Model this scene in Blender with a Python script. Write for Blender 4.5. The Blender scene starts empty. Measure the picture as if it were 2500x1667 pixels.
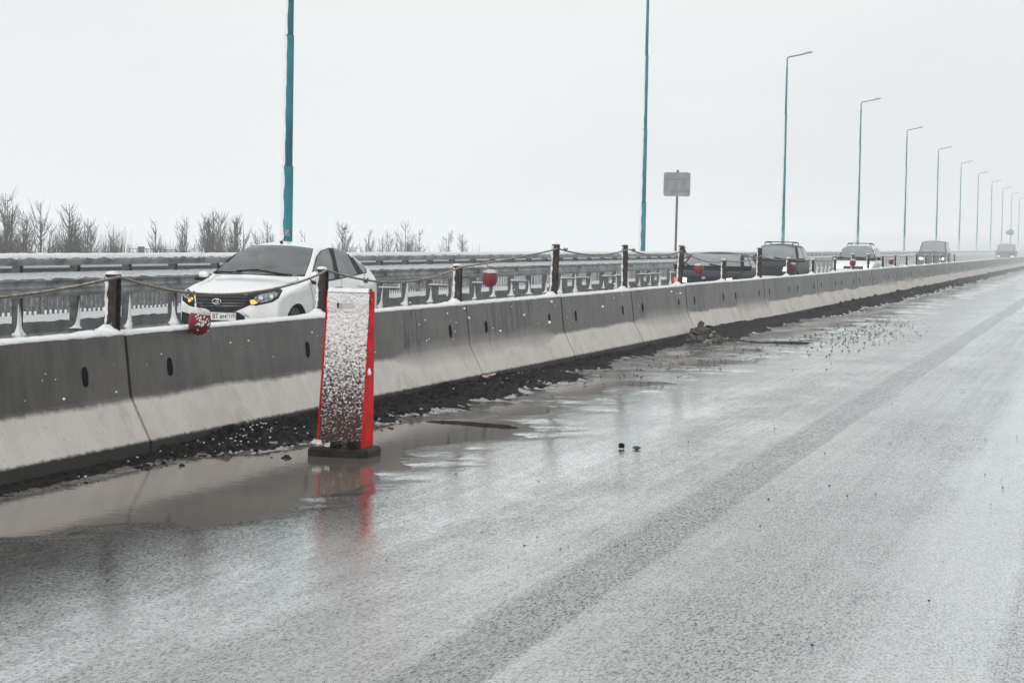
import bpy, bmesh, math, random
import numpy as np
from mathutils import Vector, Matrix, noise as mnoise
from mathutils.bvhtree import BVHTree
R = math.radians
random.seed(7)
rng = np.random.default_rng(5)
scene = bpy.context.scene
COL = scene.collection

# ------------------------------------------------------------------ helpers
def tag(o, label=None, cat=None, group=None, kind=None):
    if label: o['label'] = label
    if cat: o['category'] = cat
    if group: o['group'] = group
    if kind: o['kind'] = kind
    return o

def empty(name, loc=(0, 0, 0), rz=0.0):
    o = bpy.data.objects.new(name, None)
    COL.objects.link(o)
    o.location = loc
    o.rotation_euler = (0, 0, rz)
    o.empty_display_size = .2
    return o

class MB:
    def __init__(s): s.v = []; s.f = []; s.sm = []
    def add(s, vs, fs, smooth=False):
        n = len(s.v)
        s.v += [tuple(v) for v in vs]
        s.f += [tuple(i + n for i in f) for f in fs]
        s.sm += [smooth] * len(fs)
        return s
    def box(s, c, d, rz=0, M=None):
        cx, cy, cz = c; dx, dy, dz = d[0] / 2, d[1] / 2, d[2] / 2
        vs = [Vector((x * dx, y * dy, z * dz)) for x in (-1, 1) for y in (-1, 1) for z in (-1, 1)]
        if rz: vs = [Matrix.Rotation(rz, 3, 'Z') @ v for v in vs]
        vs = [v + Vector(c) for v in vs]
        if M: vs = [M @ v for v in vs]
        return s.add(vs, [(0, 1, 3, 2), (4, 6, 7, 5), (0, 4, 5, 1), (2, 3, 7, 6), (0, 2, 6, 4), (1, 5, 7, 3)])
    def tube(s, pts, r, n=8, cap=True, smooth=True):
        pts = [Vector(p) for p in pts]
        rr = r if isinstance(r, (list, tuple)) else [r] * len(pts)
        rings = []; up = None
        for i, p in enumerate(pts):
            d = (pts[min(i + 1, len(pts) - 1)] - pts[max(i - 1, 0)]).normalized()
            if up is None:
                up = Vector((0, 0, 1)) if abs(d.z) < .9 else Vector((1, 0, 0))
            a = d.cross(up)
            if a.length < 1e-6: a = d.cross(Vector((0, 1, 0)))
            a.normalize(); b = a.cross(d).normalized(); up = b
            rings.append([p + (a * math.cos(2 * math.pi * k / n) + b * math.sin(2 * math.pi * k / n)) * rr[i] for k in range(n)])
        vs = [v for r_ in rings for v in r_]
        fs = []
        for i in range(len(pts) - 1):
            for k in range(n):
                fs.append((i * n + k, i * n + (k + 1) % n, (i + 1) * n + (k + 1) % n, (i + 1) * n + k))
        if cap:
            fs.append(tuple(range(n))[::-1]); fs.append(tuple((len(pts) - 1) * n + k for k in range(n)))
        return s.add(vs, fs, smooth)
    def lathe(s, prof, c=(0, 0, 0), n=20, M=None, smooth=True):
        vs = []; fs = []
        for r_, z in prof:
            for k in range(n):
                a = 2 * math.pi * k / n
                v = Vector((r_ * math.cos(a), r_ * math.sin(a), z))
                if M: v = M @ v
                vs.append(v + Vector(c))
        for i in range(len(prof) - 1):
            for k in range(n):
                fs.append((i * n + k, i * n + (k + 1) % n, (i + 1) * n + (k + 1) % n, (i + 1) * n + k))
        return s.add(vs, fs, smooth)
    def extrude_y(s, prof, y0, y1, smooth=False, caps=True):
        n = len(prof)
        vs = [(x, y0, z) for x, z in prof] + [(x, y1, z) for x, z in prof]
        fs = [(i, (i + 1) % n, n + (i + 1) % n, n + i) for i in range(n)]
        s.add(vs, fs, smooth)
        if caps: s.add(vs, [tuple(range(n))[::-1], tuple(range(n, 2 * n))])
        return s
    def build(s, name, mat, parent=None, loc=None):
        me = bpy.data.meshes.new(name)
        me.from_pydata(s.v, [], s.f)
        me.polygons.foreach_set('use_smooth', s.sm)
        me.update()
        bm = bmesh.new(); bm.from_mesh(me)
        bmesh.ops.recalc_face_normals(bm, faces=bm.faces)
        bm.to_mesh(me); bm.free()
        if mat: me.materials.append(mat)
        o = bpy.data.objects.new(name, me)
        COL.objects.link(o)
        if parent: o.parent = parent
        if loc: o.location = loc
        return o

def dup(o, parent=None):
    c = o.copy(); COL.objects.link(c)
    if parent: c.parent = parent
    for ch in list(o.children): dup(ch, c)
    return c

def bevel(o, w=.01, seg=2):
    m = o.modifiers.new('bev', 'BEVEL'); m.width = w; m.segments = seg; m.limit_method = 'ANGLE'
    return o

# vectorised value noise
_P = rng.random((256, 256)).astype(np.float64)
def vnoise(x, y):
    xi = np.floor(x).astype(int); yi = np.floor(y).astype(int)
    xf = x - xi; yf = y - yi
    xf = xf * xf * (3 - 2 * xf); yf = yf * yf * (3 - 2 * yf)
    a = _P[xi & 255, yi & 255]; b = _P[(xi + 1) & 255, yi & 255]
    c = _P[xi & 255, (yi + 1) & 255]; d = _P[(xi + 1) & 255, (yi + 1) & 255]
    return (a * (1 - xf) + b * xf) * (1 - yf) + (c * (1 - xf) + d * xf) * yf
def fbm(x, y, o=4):
    t = 0; a = .5
    for i in range(o):
        t = t + a * (vnoise(x + 17.3 * i, y + 9.1 * i) - .5); x = x * 2.03; y = y * 2.03; a *= .5
    return t * 2
def sstep(a, b, x):
    t = np.clip((x - a) / (b - a), 0, 1); return t * t * (3 - 2 * t)

# ------------------------------------------------------------------ materials
def newmat(name):
    m = bpy.data.materials.new(name); m.use_nodes = True
    nt = m.node_tree; b = nt.nodes['Principled BSDF']
    return m, nt, b
def N(nt, typ, **kw):
    n = nt.nodes.new(typ)
    for k, v in kw.items():
        if k.startswith('i_'): n.inputs[k[2:].replace('_', ' ')].default_value = v
        else: setattr(n, k, v)
    return n
def L(nt, a, b): nt.links.new(a, b)
def noise_node(nt, co, scale, detail=4, rough=.55, vec=None):
    n = N(nt, 'ShaderNodeTexNoise'); n.inputs['Scale'].default_value = scale
    n.inputs['Detail'].default_value = detail; n.inputs['Roughness'].default_value = rough
    if vec:
        mp = N(nt, 'ShaderNodeMapping'); mp.inputs['Scale'].default_value = vec; L(nt, co, mp.inputs['Vector']); co = mp.outputs[0]
    L(nt, co, n.inputs['Vector'])
    return n.outputs['Fac']
def ramp(nt, fac, stops):
    r = N(nt, 'ShaderNodeValToRGB'); e = r.color_ramp.elements
    while len(e) < len(stops): e.new(.5)
    for i, (p, c) in enumerate(stops):
        e[i].position = p; e[i].color = (c, c, c, 1) if not isinstance(c, (tuple, list)) else (*c, 1)
    L(nt, fac, r.inputs[0]); return r.outputs[0]
def mixc(nt, fac, a, b, typ='MIX'):
    m = N(nt, 'ShaderNodeMix', data_type='RGBA', blend_type=typ)
    def put(i, v):
        if isinstance(v, (tuple, list)): m.inputs[i].default_value = (*v[:3], 1)
        else: L(nt, v, m.inputs[i])
    if isinstance(fac, (int, float)): m.inputs[0].default_value = fac
    else: L(nt, fac, m.inputs[0])
    put(6, a); put(7, b); return m.outputs[2]
def mth(nt, op, a, b=None, c=None, clamp=False):
    m = N(nt, 'ShaderNodeMath', operation=op, use_clamp=clamp)
    for i, v in enumerate((a, b, c)):
        if v is None: continue
        if isinstance(v, (int, float)): m.inputs[i].default_value = v
        else: L(nt, v, m.inputs[i])
    return m.outputs[0]
def bump(nt, b, h, strength=.4, dist=.01):
    n = N(nt, 'ShaderNodeBump'); n.inputs['Strength'].default_value = strength; n.inputs['Distance'].default_value = dist
    L(nt, h, n.inputs['Height']); L(nt, n.outputs[0], b.inputs['Normal']); return n
def pos(nt): return N(nt, 'ShaderNodeNewGeometry').outputs['Position']

def simple(name, col, rough=.5, metal=0, col2=None, scale=8, spec=.5, bmp=0, bscale=40, coat=0, obj=True, ndetail=5, lo=.4, hi=.65, bdist=.01):
    m, nt, b = newmat(name)
    co = N(nt, 'ShaderNodeTexCoord').outputs['Object'] if obj else pos(nt)
    c2 = col2 or tuple(min(1, c * .82 + .01) for c in col)
    f = ramp(nt, noise_node(nt, co, scale, ndetail), [(lo, 0), (hi, 1)])
    L(nt, mixc(nt, f, col, c2), b.inputs['Base Color'])
    b.inputs['Metallic'].default_value = metal
    rr = mth(nt, 'MULTIPLY_ADD', noise_node(nt, co, scale * 2.3, 3), .25, rough - .12, clamp=True)
    L(nt, rr, b.inputs['Roughness'])
    b.inputs['Specular IOR Level'].default_value = spec
    if spec < .35: b.inputs['IOR'].default_value = 1.02 + spec * .6; b.inputs['Specular IOR Level'].default_value = .5
    b.inputs['Coat Weight'].default_value = coat
    if bmp: bump(nt, b, noise_node(nt, co, bscale, 5), bmp, bdist)
    return m

def emis(name, col, strength, base=None):
    m, nt, b = newmat(name)
    b.inputs['Base Color'].default_value = (*(base or col), 1)
    co = N(nt, 'ShaderNodeTexCoord').outputs['Object']
    c = mixc(nt, noise_node(nt, co, 60, 2), col, tuple(x * .6 for x in col))
    L(nt, c, b.inputs['Emission Color'])
    b.inputs['Emission Strength'].default_value = strength
    b.inputs['Roughness'].default_value = .2
    return m

M = {}
M['snow'] = simple('snow', (.82, .83, .85), .75, col2=(.72, .71, .70), scale=14, bmp=.6, bscale=60, spec=.2, obj=False, bdist=.012)
M['dirty_snow'] = simple('dirty_snow', (.72, .70, .68), .7, col2=(.42, .39, .36), scale=22, bmp=.6, bscale=70, spec=.2, obj=False)
M['reflector'] = simple('reflector', (.34, .35, .36), .3, metal=.7, col2=(.12, .125, .13), scale=30, lo=.42, hi=.58)
M['rubble'] = simple('broken_asphalt', (.035, .033, .031), .6, col2=(.16, .15, .142), scale=13, bmp=.8, bscale=50, spec=.15, obj=False)
M['slush'] = simple('grey_slush', (.30, .29, .27), .7, col2=(.08, .075, .07), scale=16, bmp=.6, bscale=60, spec=.2, obj=False)
M['steel'] = simple('galvanised_steel', (.25, .257, .26), .36, metal=.4, col2=(.055, .057, .058), scale=2.2, bmp=.15, bscale=30, obj=False, spec=.6)
M['post_steel'] = simple('post_steel', (.10, .103, .106), .55, metal=.2, col2=(.035, .035, .035), scale=9, bmp=.3, bscale=40, obj=False)
M['iron'] = simple('dark_iron', (.035, .029, .026), .6, spec=.3, metal=.1, col2=(.09, .07, .06), scale=18, bmp=.4, bscale=60, obj=False, lo=.5, hi=.7)
M['rope'] = simple('rope', (.20, .16, .12), .85, col2=(.07, .055, .045), scale=60, bmp=.8, bscale=200, obj=False)
M['rope_snow'] = simple('rope_snow', (.55, .50, .44), .85, col2=(.2, .16, .13), scale=30, bmp=.8, bscale=200, obj=False)
M['teal'] = simple('teal_paint', (.006, .135, .165), .5, spec=.3, col2=(.02, .22, .255), scale=1.3, bmp=.05, bscale=25, obj=False, lo=.35, hi=.7)
M['red'] = simple('red_plastic', (.20, .006, .010), .5, col2=(.09, .008, .010), scale=11, bmp=.15, bscale=50)
M['bright_red'] = simple('bright_red_plastic', (.66, .004, .010), .5, spec=.2, col2=(.36, .004, .008), scale=9, bmp=.12, bscale=30)
M['face_dirt'] = simple('dirty_red_panel', (.11, .022, .02), .6, col2=(.05, .03, .028), scale=9, bmp=.4, bscale=80)
M['rubber'] = simple('black_rubber', (.008, .008, .008), .5, spec=.3, col2=(.03, .027, .025), scale=15, bmp=.3, bscale=60)
M['mud'] = simple('mud', (.005, .0045, .0045), .5, col2=(.04, .036, .033), scale=16, bmp=1, bscale=90, obj=False, spec=.07, bdist=.02)
M['white_paint'] = None
M['dark_plastic'] = simple('dark_plastic', (.007, .008, .009), .5, spec=.25, col2=(.014, .015, .017), scale=20)
M['chrome'] = simple('chrome', (.75, .76, .78), .15, metal=1, scale=20)
M['plate'] = simple('plate_white', (.72, .72, .70), .45, col2=(.5, .48, .45), scale=14, lo=.5, hi=.75)
M['black'] = simple('black_ink', (.008, .008, .008), .6, spec=.08)
M['amber'] = emis('amber_lamp', (1.0, .40, .05), 1.05)
M['white_lamp'] = emis('white_lamp', (1.0, .97, .9), 9)
M['yellow_lamp'] = emis('yellow_lamp', (.95, 1.0, .55), 4.0)
M['cream_lamp'] = emis('cream_lamp', (.95, .95, .75), .55)
M['orange_lens'] = emis('orange_lens', (1.0, .12, .02), .5)
M['tyre'] = simple('tyre', (.02, .02, .02), .8, col2=(.05, .045, .04), scale=12)
M['rim'] = simple('rim', (.25, .25, .26), .4, metal=.7)
M['seat'] = simple('seat_fabric', (.12, .125, .13), .9)
M['skin'] = simple('skin', (.55, .36, .28), .6, spec=.3)
M['jacket'] = simple('jacket', (.06, .065, .08), .9)
M['hair'] = simple('hair', (.03, .022, .018), .8)
M['bark'] = simple('bark', (.045, .037, .032), .9, spec=.1, col2=(.11, .098, .09), scale=4, obj=False)
M['pole_brown'] = simple('brown_paint', (.085, .04, .032), .5, col2=(.16, .08, .07), scale=6)
M['board'] = simple('board_back', (.20, .205, .21), .4, metal=.2, col2=(.33, .335, .34), scale=2.5)
M['fence_grey'] = simple('fence_grey', (.10, .105, .11), .5, col2=(.30, .30, .31), scale=14, obj=False)
M['deck'] = simple('deck_concrete', (.16, .16, .16), .7, col2=(.09, .09, .09), scale=3, bmp=.3, obj=False)
M['pink'] = simple('pale_scrap', (.62, .38, .32), .6, col2=(.7, .6, .52), scale=30)
M['debris_green'] = simple('debris_green', (.02, .06, .05), .5)

def mat_paint(name, col, dirt=(.42, .36, .29), amt=.5, rough=.18, coat=.6):
    m, nt, b = newmat(name)
    tc = N(nt, 'ShaderNodeTexCoord').outputs['Object']
    sep = N(nt, 'ShaderNodeSeparateXYZ'); L(nt, tc, sep.inputs[0])
    low = ramp(nt, sep.outputs['Z'], [(.35, 1), (.80, 0)])
    n = ramp(nt, noise_node(nt, tc, 3.5, 5), [(.38, 0), (.7, 1)])
    f = mth(nt, 'MULTIPLY', mth(nt, 'MULTIPLY', low, n), amt, clamp=True)
    L(nt, mixc(nt, f, col, dirt), b.inputs['Base Color'])
    L(nt, mth(nt, 'MULTIPLY_ADD', f, .6, rough, clamp=True), b.inputs['Roughness'])
    b.inputs['IOR'].default_value = 1.5 if coat else 1.14; b.inputs['Coat Weight'].default_value = coat; b.inputs['Coat Roughness'].default_value = .08
    return m
M['white_paint'] = mat_paint('white_car_paint', (.80, .81, .81), amt=.85)
M['dark_paint'] = mat_paint('blue_grey_car_paint', (.006, .010, .018), (.07, .065, .06), .5, .35, 0)
M['suv_paint'] = mat_paint('grey_car_paint', (.008, .011, .015), (.07, .065, .06), .5, .35, 0)
M['van_paint'] = mat_paint('dark_van_paint', (.012, .014, .017), (.06, .06, .06), .8, .35, 0)

def mat_glass(name, tint=(.62, .66, .66), see=.75):
    m, nt, b = newmat(name); nt.nodes.remove(b)
    out = nt.nodes['Material Output']
    tr = N(nt, 'ShaderNodeBsdfTransparent'); tr.inputs[0].default_value = (*[c * see for c in tint], 1)
    df = N(nt, 'ShaderNodeBsdfDiffuse'); df.inputs[0].default_value = (.42, .45, .455, 1)
    co = N(nt, 'ShaderNodeTexCoord').outputs['Object']
    mx0 = N(nt, 'ShaderNodeMixShader')
    L(nt, mth(nt, 'MULTIPLY_ADD', noise_node(nt, co, 3, 5), .5, .0), mx0.inputs[0])
    L(nt, tr.outputs[0], mx0.inputs[1]); L(nt, df.outputs[0], mx0.inputs[2])
    gl = N(nt, 'ShaderNodeBsdfGlossy'); gl.inputs['Roughness'].default_value = .05
    fr = N(nt, 'ShaderNodeFresnel'); fr.inputs[0].default_value = 1.5
    mx = N(nt, 'ShaderNodeMixShader'); L(nt, mth(nt, 'MULTIPLY_ADD', fr.outputs[0], 1.0, .03, clamp=True), mx.inputs[0])
    L(nt, mx0.outputs[0], mx.inputs[1]); L(nt, gl.outputs[0], mx.inputs[2]); L(nt, mx.outputs[0], out.inputs['Surface'])
    return m
M['glass'] = mat_glass('windscreen_glass')
M['lens'] = mat_glass('lamp_glass', (.9, .92, .93), .95)
M['front_glass'] = simple('front_glass', (.17, .19, .20), .12, col2=(.25, .27, .28), scale=1.4, spec=.6)
M['tint'] = simple('tinted_window_glass', (.08, .092, .10), .14, col2=(.14, .155, .16), scale=2, spec=.5)

# concrete barrier: darker colour on the upper face, paler below, black wet foot
def mat_concrete():
    m, nt, b = newmat('barrier_concrete')
    P = pos(nt); sep = N(nt, 'ShaderNodeSeparateXYZ'); L(nt, P, sep.inputs[0])
    z = sep.outputs['Z']
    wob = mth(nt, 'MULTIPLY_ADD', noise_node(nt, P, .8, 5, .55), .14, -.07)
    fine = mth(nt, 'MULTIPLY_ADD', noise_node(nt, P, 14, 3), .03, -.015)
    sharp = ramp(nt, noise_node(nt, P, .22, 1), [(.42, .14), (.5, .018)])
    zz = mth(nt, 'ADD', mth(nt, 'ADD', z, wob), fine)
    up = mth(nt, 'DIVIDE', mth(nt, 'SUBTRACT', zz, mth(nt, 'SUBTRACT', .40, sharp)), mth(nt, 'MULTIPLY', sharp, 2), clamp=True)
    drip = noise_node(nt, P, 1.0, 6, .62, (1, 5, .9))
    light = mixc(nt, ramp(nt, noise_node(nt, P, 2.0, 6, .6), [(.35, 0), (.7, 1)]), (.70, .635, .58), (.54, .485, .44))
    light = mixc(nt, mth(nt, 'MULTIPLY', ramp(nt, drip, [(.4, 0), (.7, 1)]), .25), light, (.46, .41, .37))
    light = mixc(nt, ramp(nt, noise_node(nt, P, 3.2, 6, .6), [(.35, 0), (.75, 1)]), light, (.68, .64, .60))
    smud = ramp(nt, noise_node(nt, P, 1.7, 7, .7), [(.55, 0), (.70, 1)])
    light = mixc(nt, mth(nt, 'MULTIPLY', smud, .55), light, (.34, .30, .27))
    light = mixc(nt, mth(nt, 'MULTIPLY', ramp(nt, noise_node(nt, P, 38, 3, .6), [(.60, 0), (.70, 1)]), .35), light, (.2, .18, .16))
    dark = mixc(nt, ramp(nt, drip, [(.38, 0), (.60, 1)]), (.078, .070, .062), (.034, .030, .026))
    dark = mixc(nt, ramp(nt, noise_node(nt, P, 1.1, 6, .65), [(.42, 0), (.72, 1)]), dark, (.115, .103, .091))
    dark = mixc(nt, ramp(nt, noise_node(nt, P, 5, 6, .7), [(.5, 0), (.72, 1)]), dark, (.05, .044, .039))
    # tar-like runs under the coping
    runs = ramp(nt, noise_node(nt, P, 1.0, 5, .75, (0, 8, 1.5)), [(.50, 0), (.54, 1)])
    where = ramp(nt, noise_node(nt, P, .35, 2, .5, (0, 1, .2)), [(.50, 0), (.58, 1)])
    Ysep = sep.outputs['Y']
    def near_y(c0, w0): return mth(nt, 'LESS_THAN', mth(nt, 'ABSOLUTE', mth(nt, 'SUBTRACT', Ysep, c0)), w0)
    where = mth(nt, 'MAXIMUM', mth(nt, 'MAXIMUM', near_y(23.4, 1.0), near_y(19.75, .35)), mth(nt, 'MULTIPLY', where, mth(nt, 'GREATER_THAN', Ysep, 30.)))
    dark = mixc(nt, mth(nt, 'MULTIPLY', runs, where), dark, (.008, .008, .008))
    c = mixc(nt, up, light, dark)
    foot = ramp(nt, mth(nt, 'ADD', z, fine), [(.10, 1), (.118, 0)])
    c = mixc(nt, foot, c, (.035, .032, .029))
    # specks of wet snow
    vo = N(nt, 'ShaderNodeTexVoronoi'); vo.inputs['Scale'].default_value = 7; L(nt, P, vo.inputs['Vector'])
    sp = ramp(nt, vo.outputs['Distance'], [(.045, 1), (.07, 0)])
    spg = ramp(nt, noise_node(nt, P, 3, 2), [(.60, 0), (.66, 1)])
    c = mixc(nt, mth(nt, 'MULTIPLY', sp, spg), c, (.8, .8, .8))
    L(nt, c, b.inputs['Base Color'])
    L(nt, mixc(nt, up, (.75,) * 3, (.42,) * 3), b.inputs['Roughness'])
    b.inputs['Specular IOR Level'].default_value = .35
    h = mth(nt, 'ADD', noise_node(nt, P, 9, 6, .65), mth(nt, 'MULTIPLY', noise_node(nt, P, 70, 3), .35))
    bump(nt, b, h, .5, .012)
    return m
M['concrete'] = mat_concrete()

def mat_road():
    m, nt, b = newmat('wet_asphalt')
    P = pos(nt); sep = N(nt, 'ShaderNodeSeparateXYZ'); L(nt, P, sep.inputs[0])
    X, Y, Z = sep.outputs
    def rng_(v, a, c, lo=0., hi=1.):
        n = N(nt, 'ShaderNodeMapRange', interpolation_type='SMOOTHSTEP'); n.inputs['From Min'].default_value = a; n.inputs['From Max'].default_value = c
        n.inputs['To Min'].default_value = lo; n.inputs['To Max'].default_value = hi
        L(nt, v, n.inputs['Value']); return n.outputs[0]
    # lengthwise wear of the lane: worn film, rough track, smooth film
    wx = mth(nt, 'ADD', X, mth(nt, 'MULTIPLY_ADD', noise_node(nt, P, .35, 2, .5, (.5, .3, 1)), .10, -.05))
    wx = mth(nt, 'ADD', wx, mth(nt, 'MULTIPLY_ADD', noise_node(nt, P, 5, 3, .6), .05, -.025))
    def seg(a, c, sa, sc): return mth(nt, 'MULTIPLY', rng_(wx, a - sa, a + sa), rng_(wx, c - sc, c + sc, 1, 0))
    fine = noise_node(nt, P, 1.0, 4, .7, (14, .12, 1))
    track = mth(nt, 'MULTIPLY', seg(-2.46, -2.12, .07, .025), mth(nt, 'MULTIPLY_ADD', rng_(fine, .35, .6), .45, .75))
    rough2 = seg(-1.75, -.95, .25, .15); film = seg(-.88, -.42, .10, .08); rough3 = rng_(wx, -.40, -.30)
    rough4 = seg(-3.35, -2.95, .25, .2)
    gra = mth(nt, 'ADD', mth(nt, 'MULTIPLY', track, 1.25), mth(nt, 'ADD', mth(nt, 'MULTIPLY', rough2, .42), mth(nt, 'ADD', mth(nt, 'MULTIPLY', rough3, .5), mth(nt, 'MULTIPLY', rough4, .30))))
    cloud = rng_(noise_node(nt, P, .8, 6, .65, (1, .38, 1)), .36, .66)
    gra = mth(nt, 'ADD', mth(nt, 'MULTIPLY', gra, .75), mth(nt, 'ADD', mth(nt, 'MULTIPLY', cloud, .34), mth(nt, 'MULTIPLY_ADD', rng_(fine, .38, .62), .22, -.08)), clamp=True)
    gra = mth(nt, 'MULTIPLY', gra, mth(nt, 'MULTIPLY_ADD', film, -.75, 1), clamp=True)
    agg = noise_node(nt, P, 1.0, 5, .85, (80, 26, 80))
    agg2 = noise_node(nt, P, 1.0, 4, .7, (26, 9, 26))
    chips = rng_(agg, .40, .52)
    clump = rng_(agg2, .34, .60)
    near = rng_(X, -7.4, -7.2)
    # soaked asphalt beside the puddle, the barrier's reflection darkened into its colour
    n_w = rng_(mth(nt, 'ADD', X, mth(nt, 'MULTIPLY_ADD', noise_node(nt, P, 1.1, 6, .7, (1, .6, 1)), 1.5, -.75)), -4.7, -3.2, 1, 0)
    soak_refl = mth(nt, 'MULTIPLY', mth(nt, 'MULTIPLY', n_w, rng_(Y, 11.2, 13.2, 1, 0)), near)
    silt = mth(nt, 'MULTIPLY', rng_(mth(nt, 'ADD', X, mth(nt, 'MULTIPLY_ADD', noise_node(nt, P, 1.3, 5), 1.6, -.8)), -5.4, -4.4, 1, 0), near)
    dry = mixc(nt, chips, (.02, .021, .022), (.23, .238, .236))
    dry = mixc(nt, cloud, mixc(nt, .5, dry, (.24, .25, .247)), dry)
    c = mixc(nt, mth(nt, 'MULTIPLY', silt, .8), dry, (.065, .057, .05))
    c = mixc(nt, mth(nt, 'MULTIPLY', soak_refl, .9), c, mixc(nt, chips, (.008, .008, .008), (.045, .045, .043)))
    L(nt, c, b.inputs['Base Color']); b.inputs['Roughness'].default_value = .7; b.inputs['Specular IOR Level'].default_value = 0
    agg3 = noise_node(nt, P, 1.0, 4, .8, (62, 48, 62))
    h = mth(nt, 'ADD', mth(nt, 'ADD', mth(nt, 'MULTIPLY', agg, .6), mth(nt, 'MULTIPLY', agg3, 1.1)), mth(nt, 'MULTIPLY', agg2, mth(nt, 'MULTIPLY_ADD', rng_(X, -4.1, -2.5), 1.1, .12)))
    bn = N(nt, 'ShaderNodeBump'); bn.inputs['Distance'].default_value = .0062
    calm = mth(nt, 'MAXIMUM', rng_(mth(nt, 'ADD', X, mth(nt, 'MULTIPLY_ADD', cloud, .7, -.35)), -3.9, -2.3, .17, 1), rng_(Y, 17, 26, .0, .5))
    L(nt, mth(nt, 'MULTIPLY', mth(nt, 'MULTIPLY_ADD', gra, .55, .36), calm), bn.inputs['Strength']); L(nt, h, bn.inputs['Height'])
    L(nt, bn.outputs[0], b.inputs['Normal'])
    gl = N(nt, 'ShaderNodeBsdfGlossy', distribution='GGX'); L(nt, bn.outputs[0], gl.inputs['Normal'])
    L(nt, mth(nt, 'MULTIPLY_ADD', gra, .09, mth(nt, 'MULTIPLY_ADD', calm, .06, -.005)), gl.inputs['Roughness']); gl.inputs['Color'].default_value = (.97, .985, .98, 1)
    fr = N(nt, 'ShaderNodeFresnel'); fr.inputs['IOR'].default_value = 1.9; L(nt, bn.outputs[0], fr.inputs['Normal'])
    k = mth(nt, 'MULTIPLY_ADD', fr.outputs[0], 1.22, .35)
    dk = mth(nt, 'MULTIPLY', mth(nt, 'MULTIPLY_ADD', soak_refl, .42, mth(nt, 'MULTIPLY_ADD', gra, .52, .46)), mth(nt, 'SUBTRACT', 1, mth(nt, 'MULTIPLY', chips, mth(nt, 'MULTIPLY_ADD', clump, .35, .65))))
    k = mth(nt, 'MULTIPLY', k, mth(nt, 'SUBTRACT', 1, dk))
    k = mth(nt, 'MULTIPLY', k, mth(nt, 'MULTIPLY_ADD', gra, -.12, 1), clamp=True)
    k = mth(nt, 'MULTIPLY', k, mth(nt, 'MULTIPLY_ADD', soak_refl, -.38, 1), clamp=True)
    k = mth(nt, 'MULTIPLY', k, mth(nt, 'MULTIPLY_ADD', silt, -.45, 1), clamp=True)
    ms = N(nt, 'ShaderNodeMixShader'); L(nt, k, ms.inputs[0]); L(nt, b.outputs[0], ms.inputs[1]); L(nt, gl.outputs[0], ms.inputs[2])
    L(nt, ms.outputs[0], nt.nodes['Material Output'].inputs['Surface'])
    return m
M['road'] = mat_road()

def mat_water():
    m, nt, b = newmat('muddy_water')
    P = pos(nt)
    c = mixc(nt, ramp(nt, noise_node(nt, P, 1.2, 4, .6, (1, .5, 1)), [(.35, 0), (.7, 1)]), (.17, .14, .12), (.09, .08, .072))
    L(nt, c, b.inputs['Base Color'])
    b.inputs['Roughness'].default_value = .06
    b.inputs['IOR'].default_value = 1.33
    b.inputs['Specular IOR Level'].default_value = .5
    h = mth(nt, 'ADD', noise_node(nt, P, 7, 3, .5, (1, 1.4, 1)), mth(nt, 'MULTIPLY', noise_node(nt, P, 45, 2), .25))
    bump(nt, b, h, .10, .006)
    return m
M['water'] = mat_water()

def mat_ground():
    m, nt, b = newmat('snowy_flood_plain')
    P = pos(nt)
    f = ramp(nt, noise_node(nt, P, .06, 7, .65), [(.48, 0), (.66, 1)])
    g = ramp(nt, noise_node(nt, P, .6, 6, .7), [(.45, 0), (.7, 1)])
    c = mixc(nt, mth(nt, 'MULTIPLY', f, g), (.78, .79, .80), (.22, .20, .17))
    L(nt, c, b.inputs['Base Color']); b.inputs['Roughness'].default_value = .9
    bump(nt, b, noise_node(nt, P, 1.5, 5), .6, .15)
    return m
M['ground'] = mat_ground()

def mat_crust():
    m, nt, b = newmat('clotted_snow_crust')
    co = N(nt, 'ShaderNodeTexCoord').outputs['Object']
    sep = N(nt, 'ShaderNodeSeparateXYZ'); L(nt, co, sep.inputs[0])
    n = noise_node(nt, co, 48, 4, .7, (1, 1, 1.4))
    lowz = ramp(nt, mth(nt, 'MULTIPLY_ADD', sep.outputs['Z'], .30, n), [(.61, 0), (.75, 1)])
    c = mixc(nt, lowz, (.06, .030, .026), (.80, .77, .765))
    L(nt, c, b.inputs['Base Color']); b.inputs['Roughness'].default_value = .8
    b.inputs['Specular IOR Level'].default_value = .15
    bump(nt, b, n, .8, .01)
    return m
M['crust'] = mat_crust()

# ------------------------------------------------------------------ camera
HC = 1.62
cam = bpy.data.cameras.new('Camera'); camo = bpy.data.objects.new('Camera', cam); COL.objects.link(camo)
CM = Matrix.Rotation(.2802667, 4, 'Z') @ Matrix.Rotation(math.pi / 2 - .05060182, 4, 'X') @ Matrix.Rotation(.0207269, 4, 'Z')
camo.matrix_world = Matrix.Translation((0, 0, HC)) @ CM
cam.sensor_width = 36; cam.lens = 72; cam.clip_end = 6000; cam.clip_start = .1
scene.camera = camo
def pray(px, py):
    return (CM.to_3x3() @ Vector(((px - 1250) / 5000, -(py - 833.5) / 5000, -1))).normalized()

# ------------------------------------------------------------------ ground, deck, road
mb = MB(); n = 40
xs = np.linspace(-1800, 700, n); ys = np.linspace(-150, 2100, n)
vs = [(x, y, -6.2) for x in xs for y in ys]
mb.add(vs, [(i * n + j, (i + 1) * n + j, (i + 1) * n + j + 1, i * n + j + 1) for i in range(n - 1) for j in range(n - 1)])
tag(mb.build('ground', M['ground']), kind='structure')
mb = MB(); mb.box((-6.5, 700, -.47), (25.5, 1500, .9)); mb.v = [(x, y, z - .25) for x, y, z in mb.v]
tag(mb.build('bridge_deck', M['deck']), kind='structure')

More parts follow.
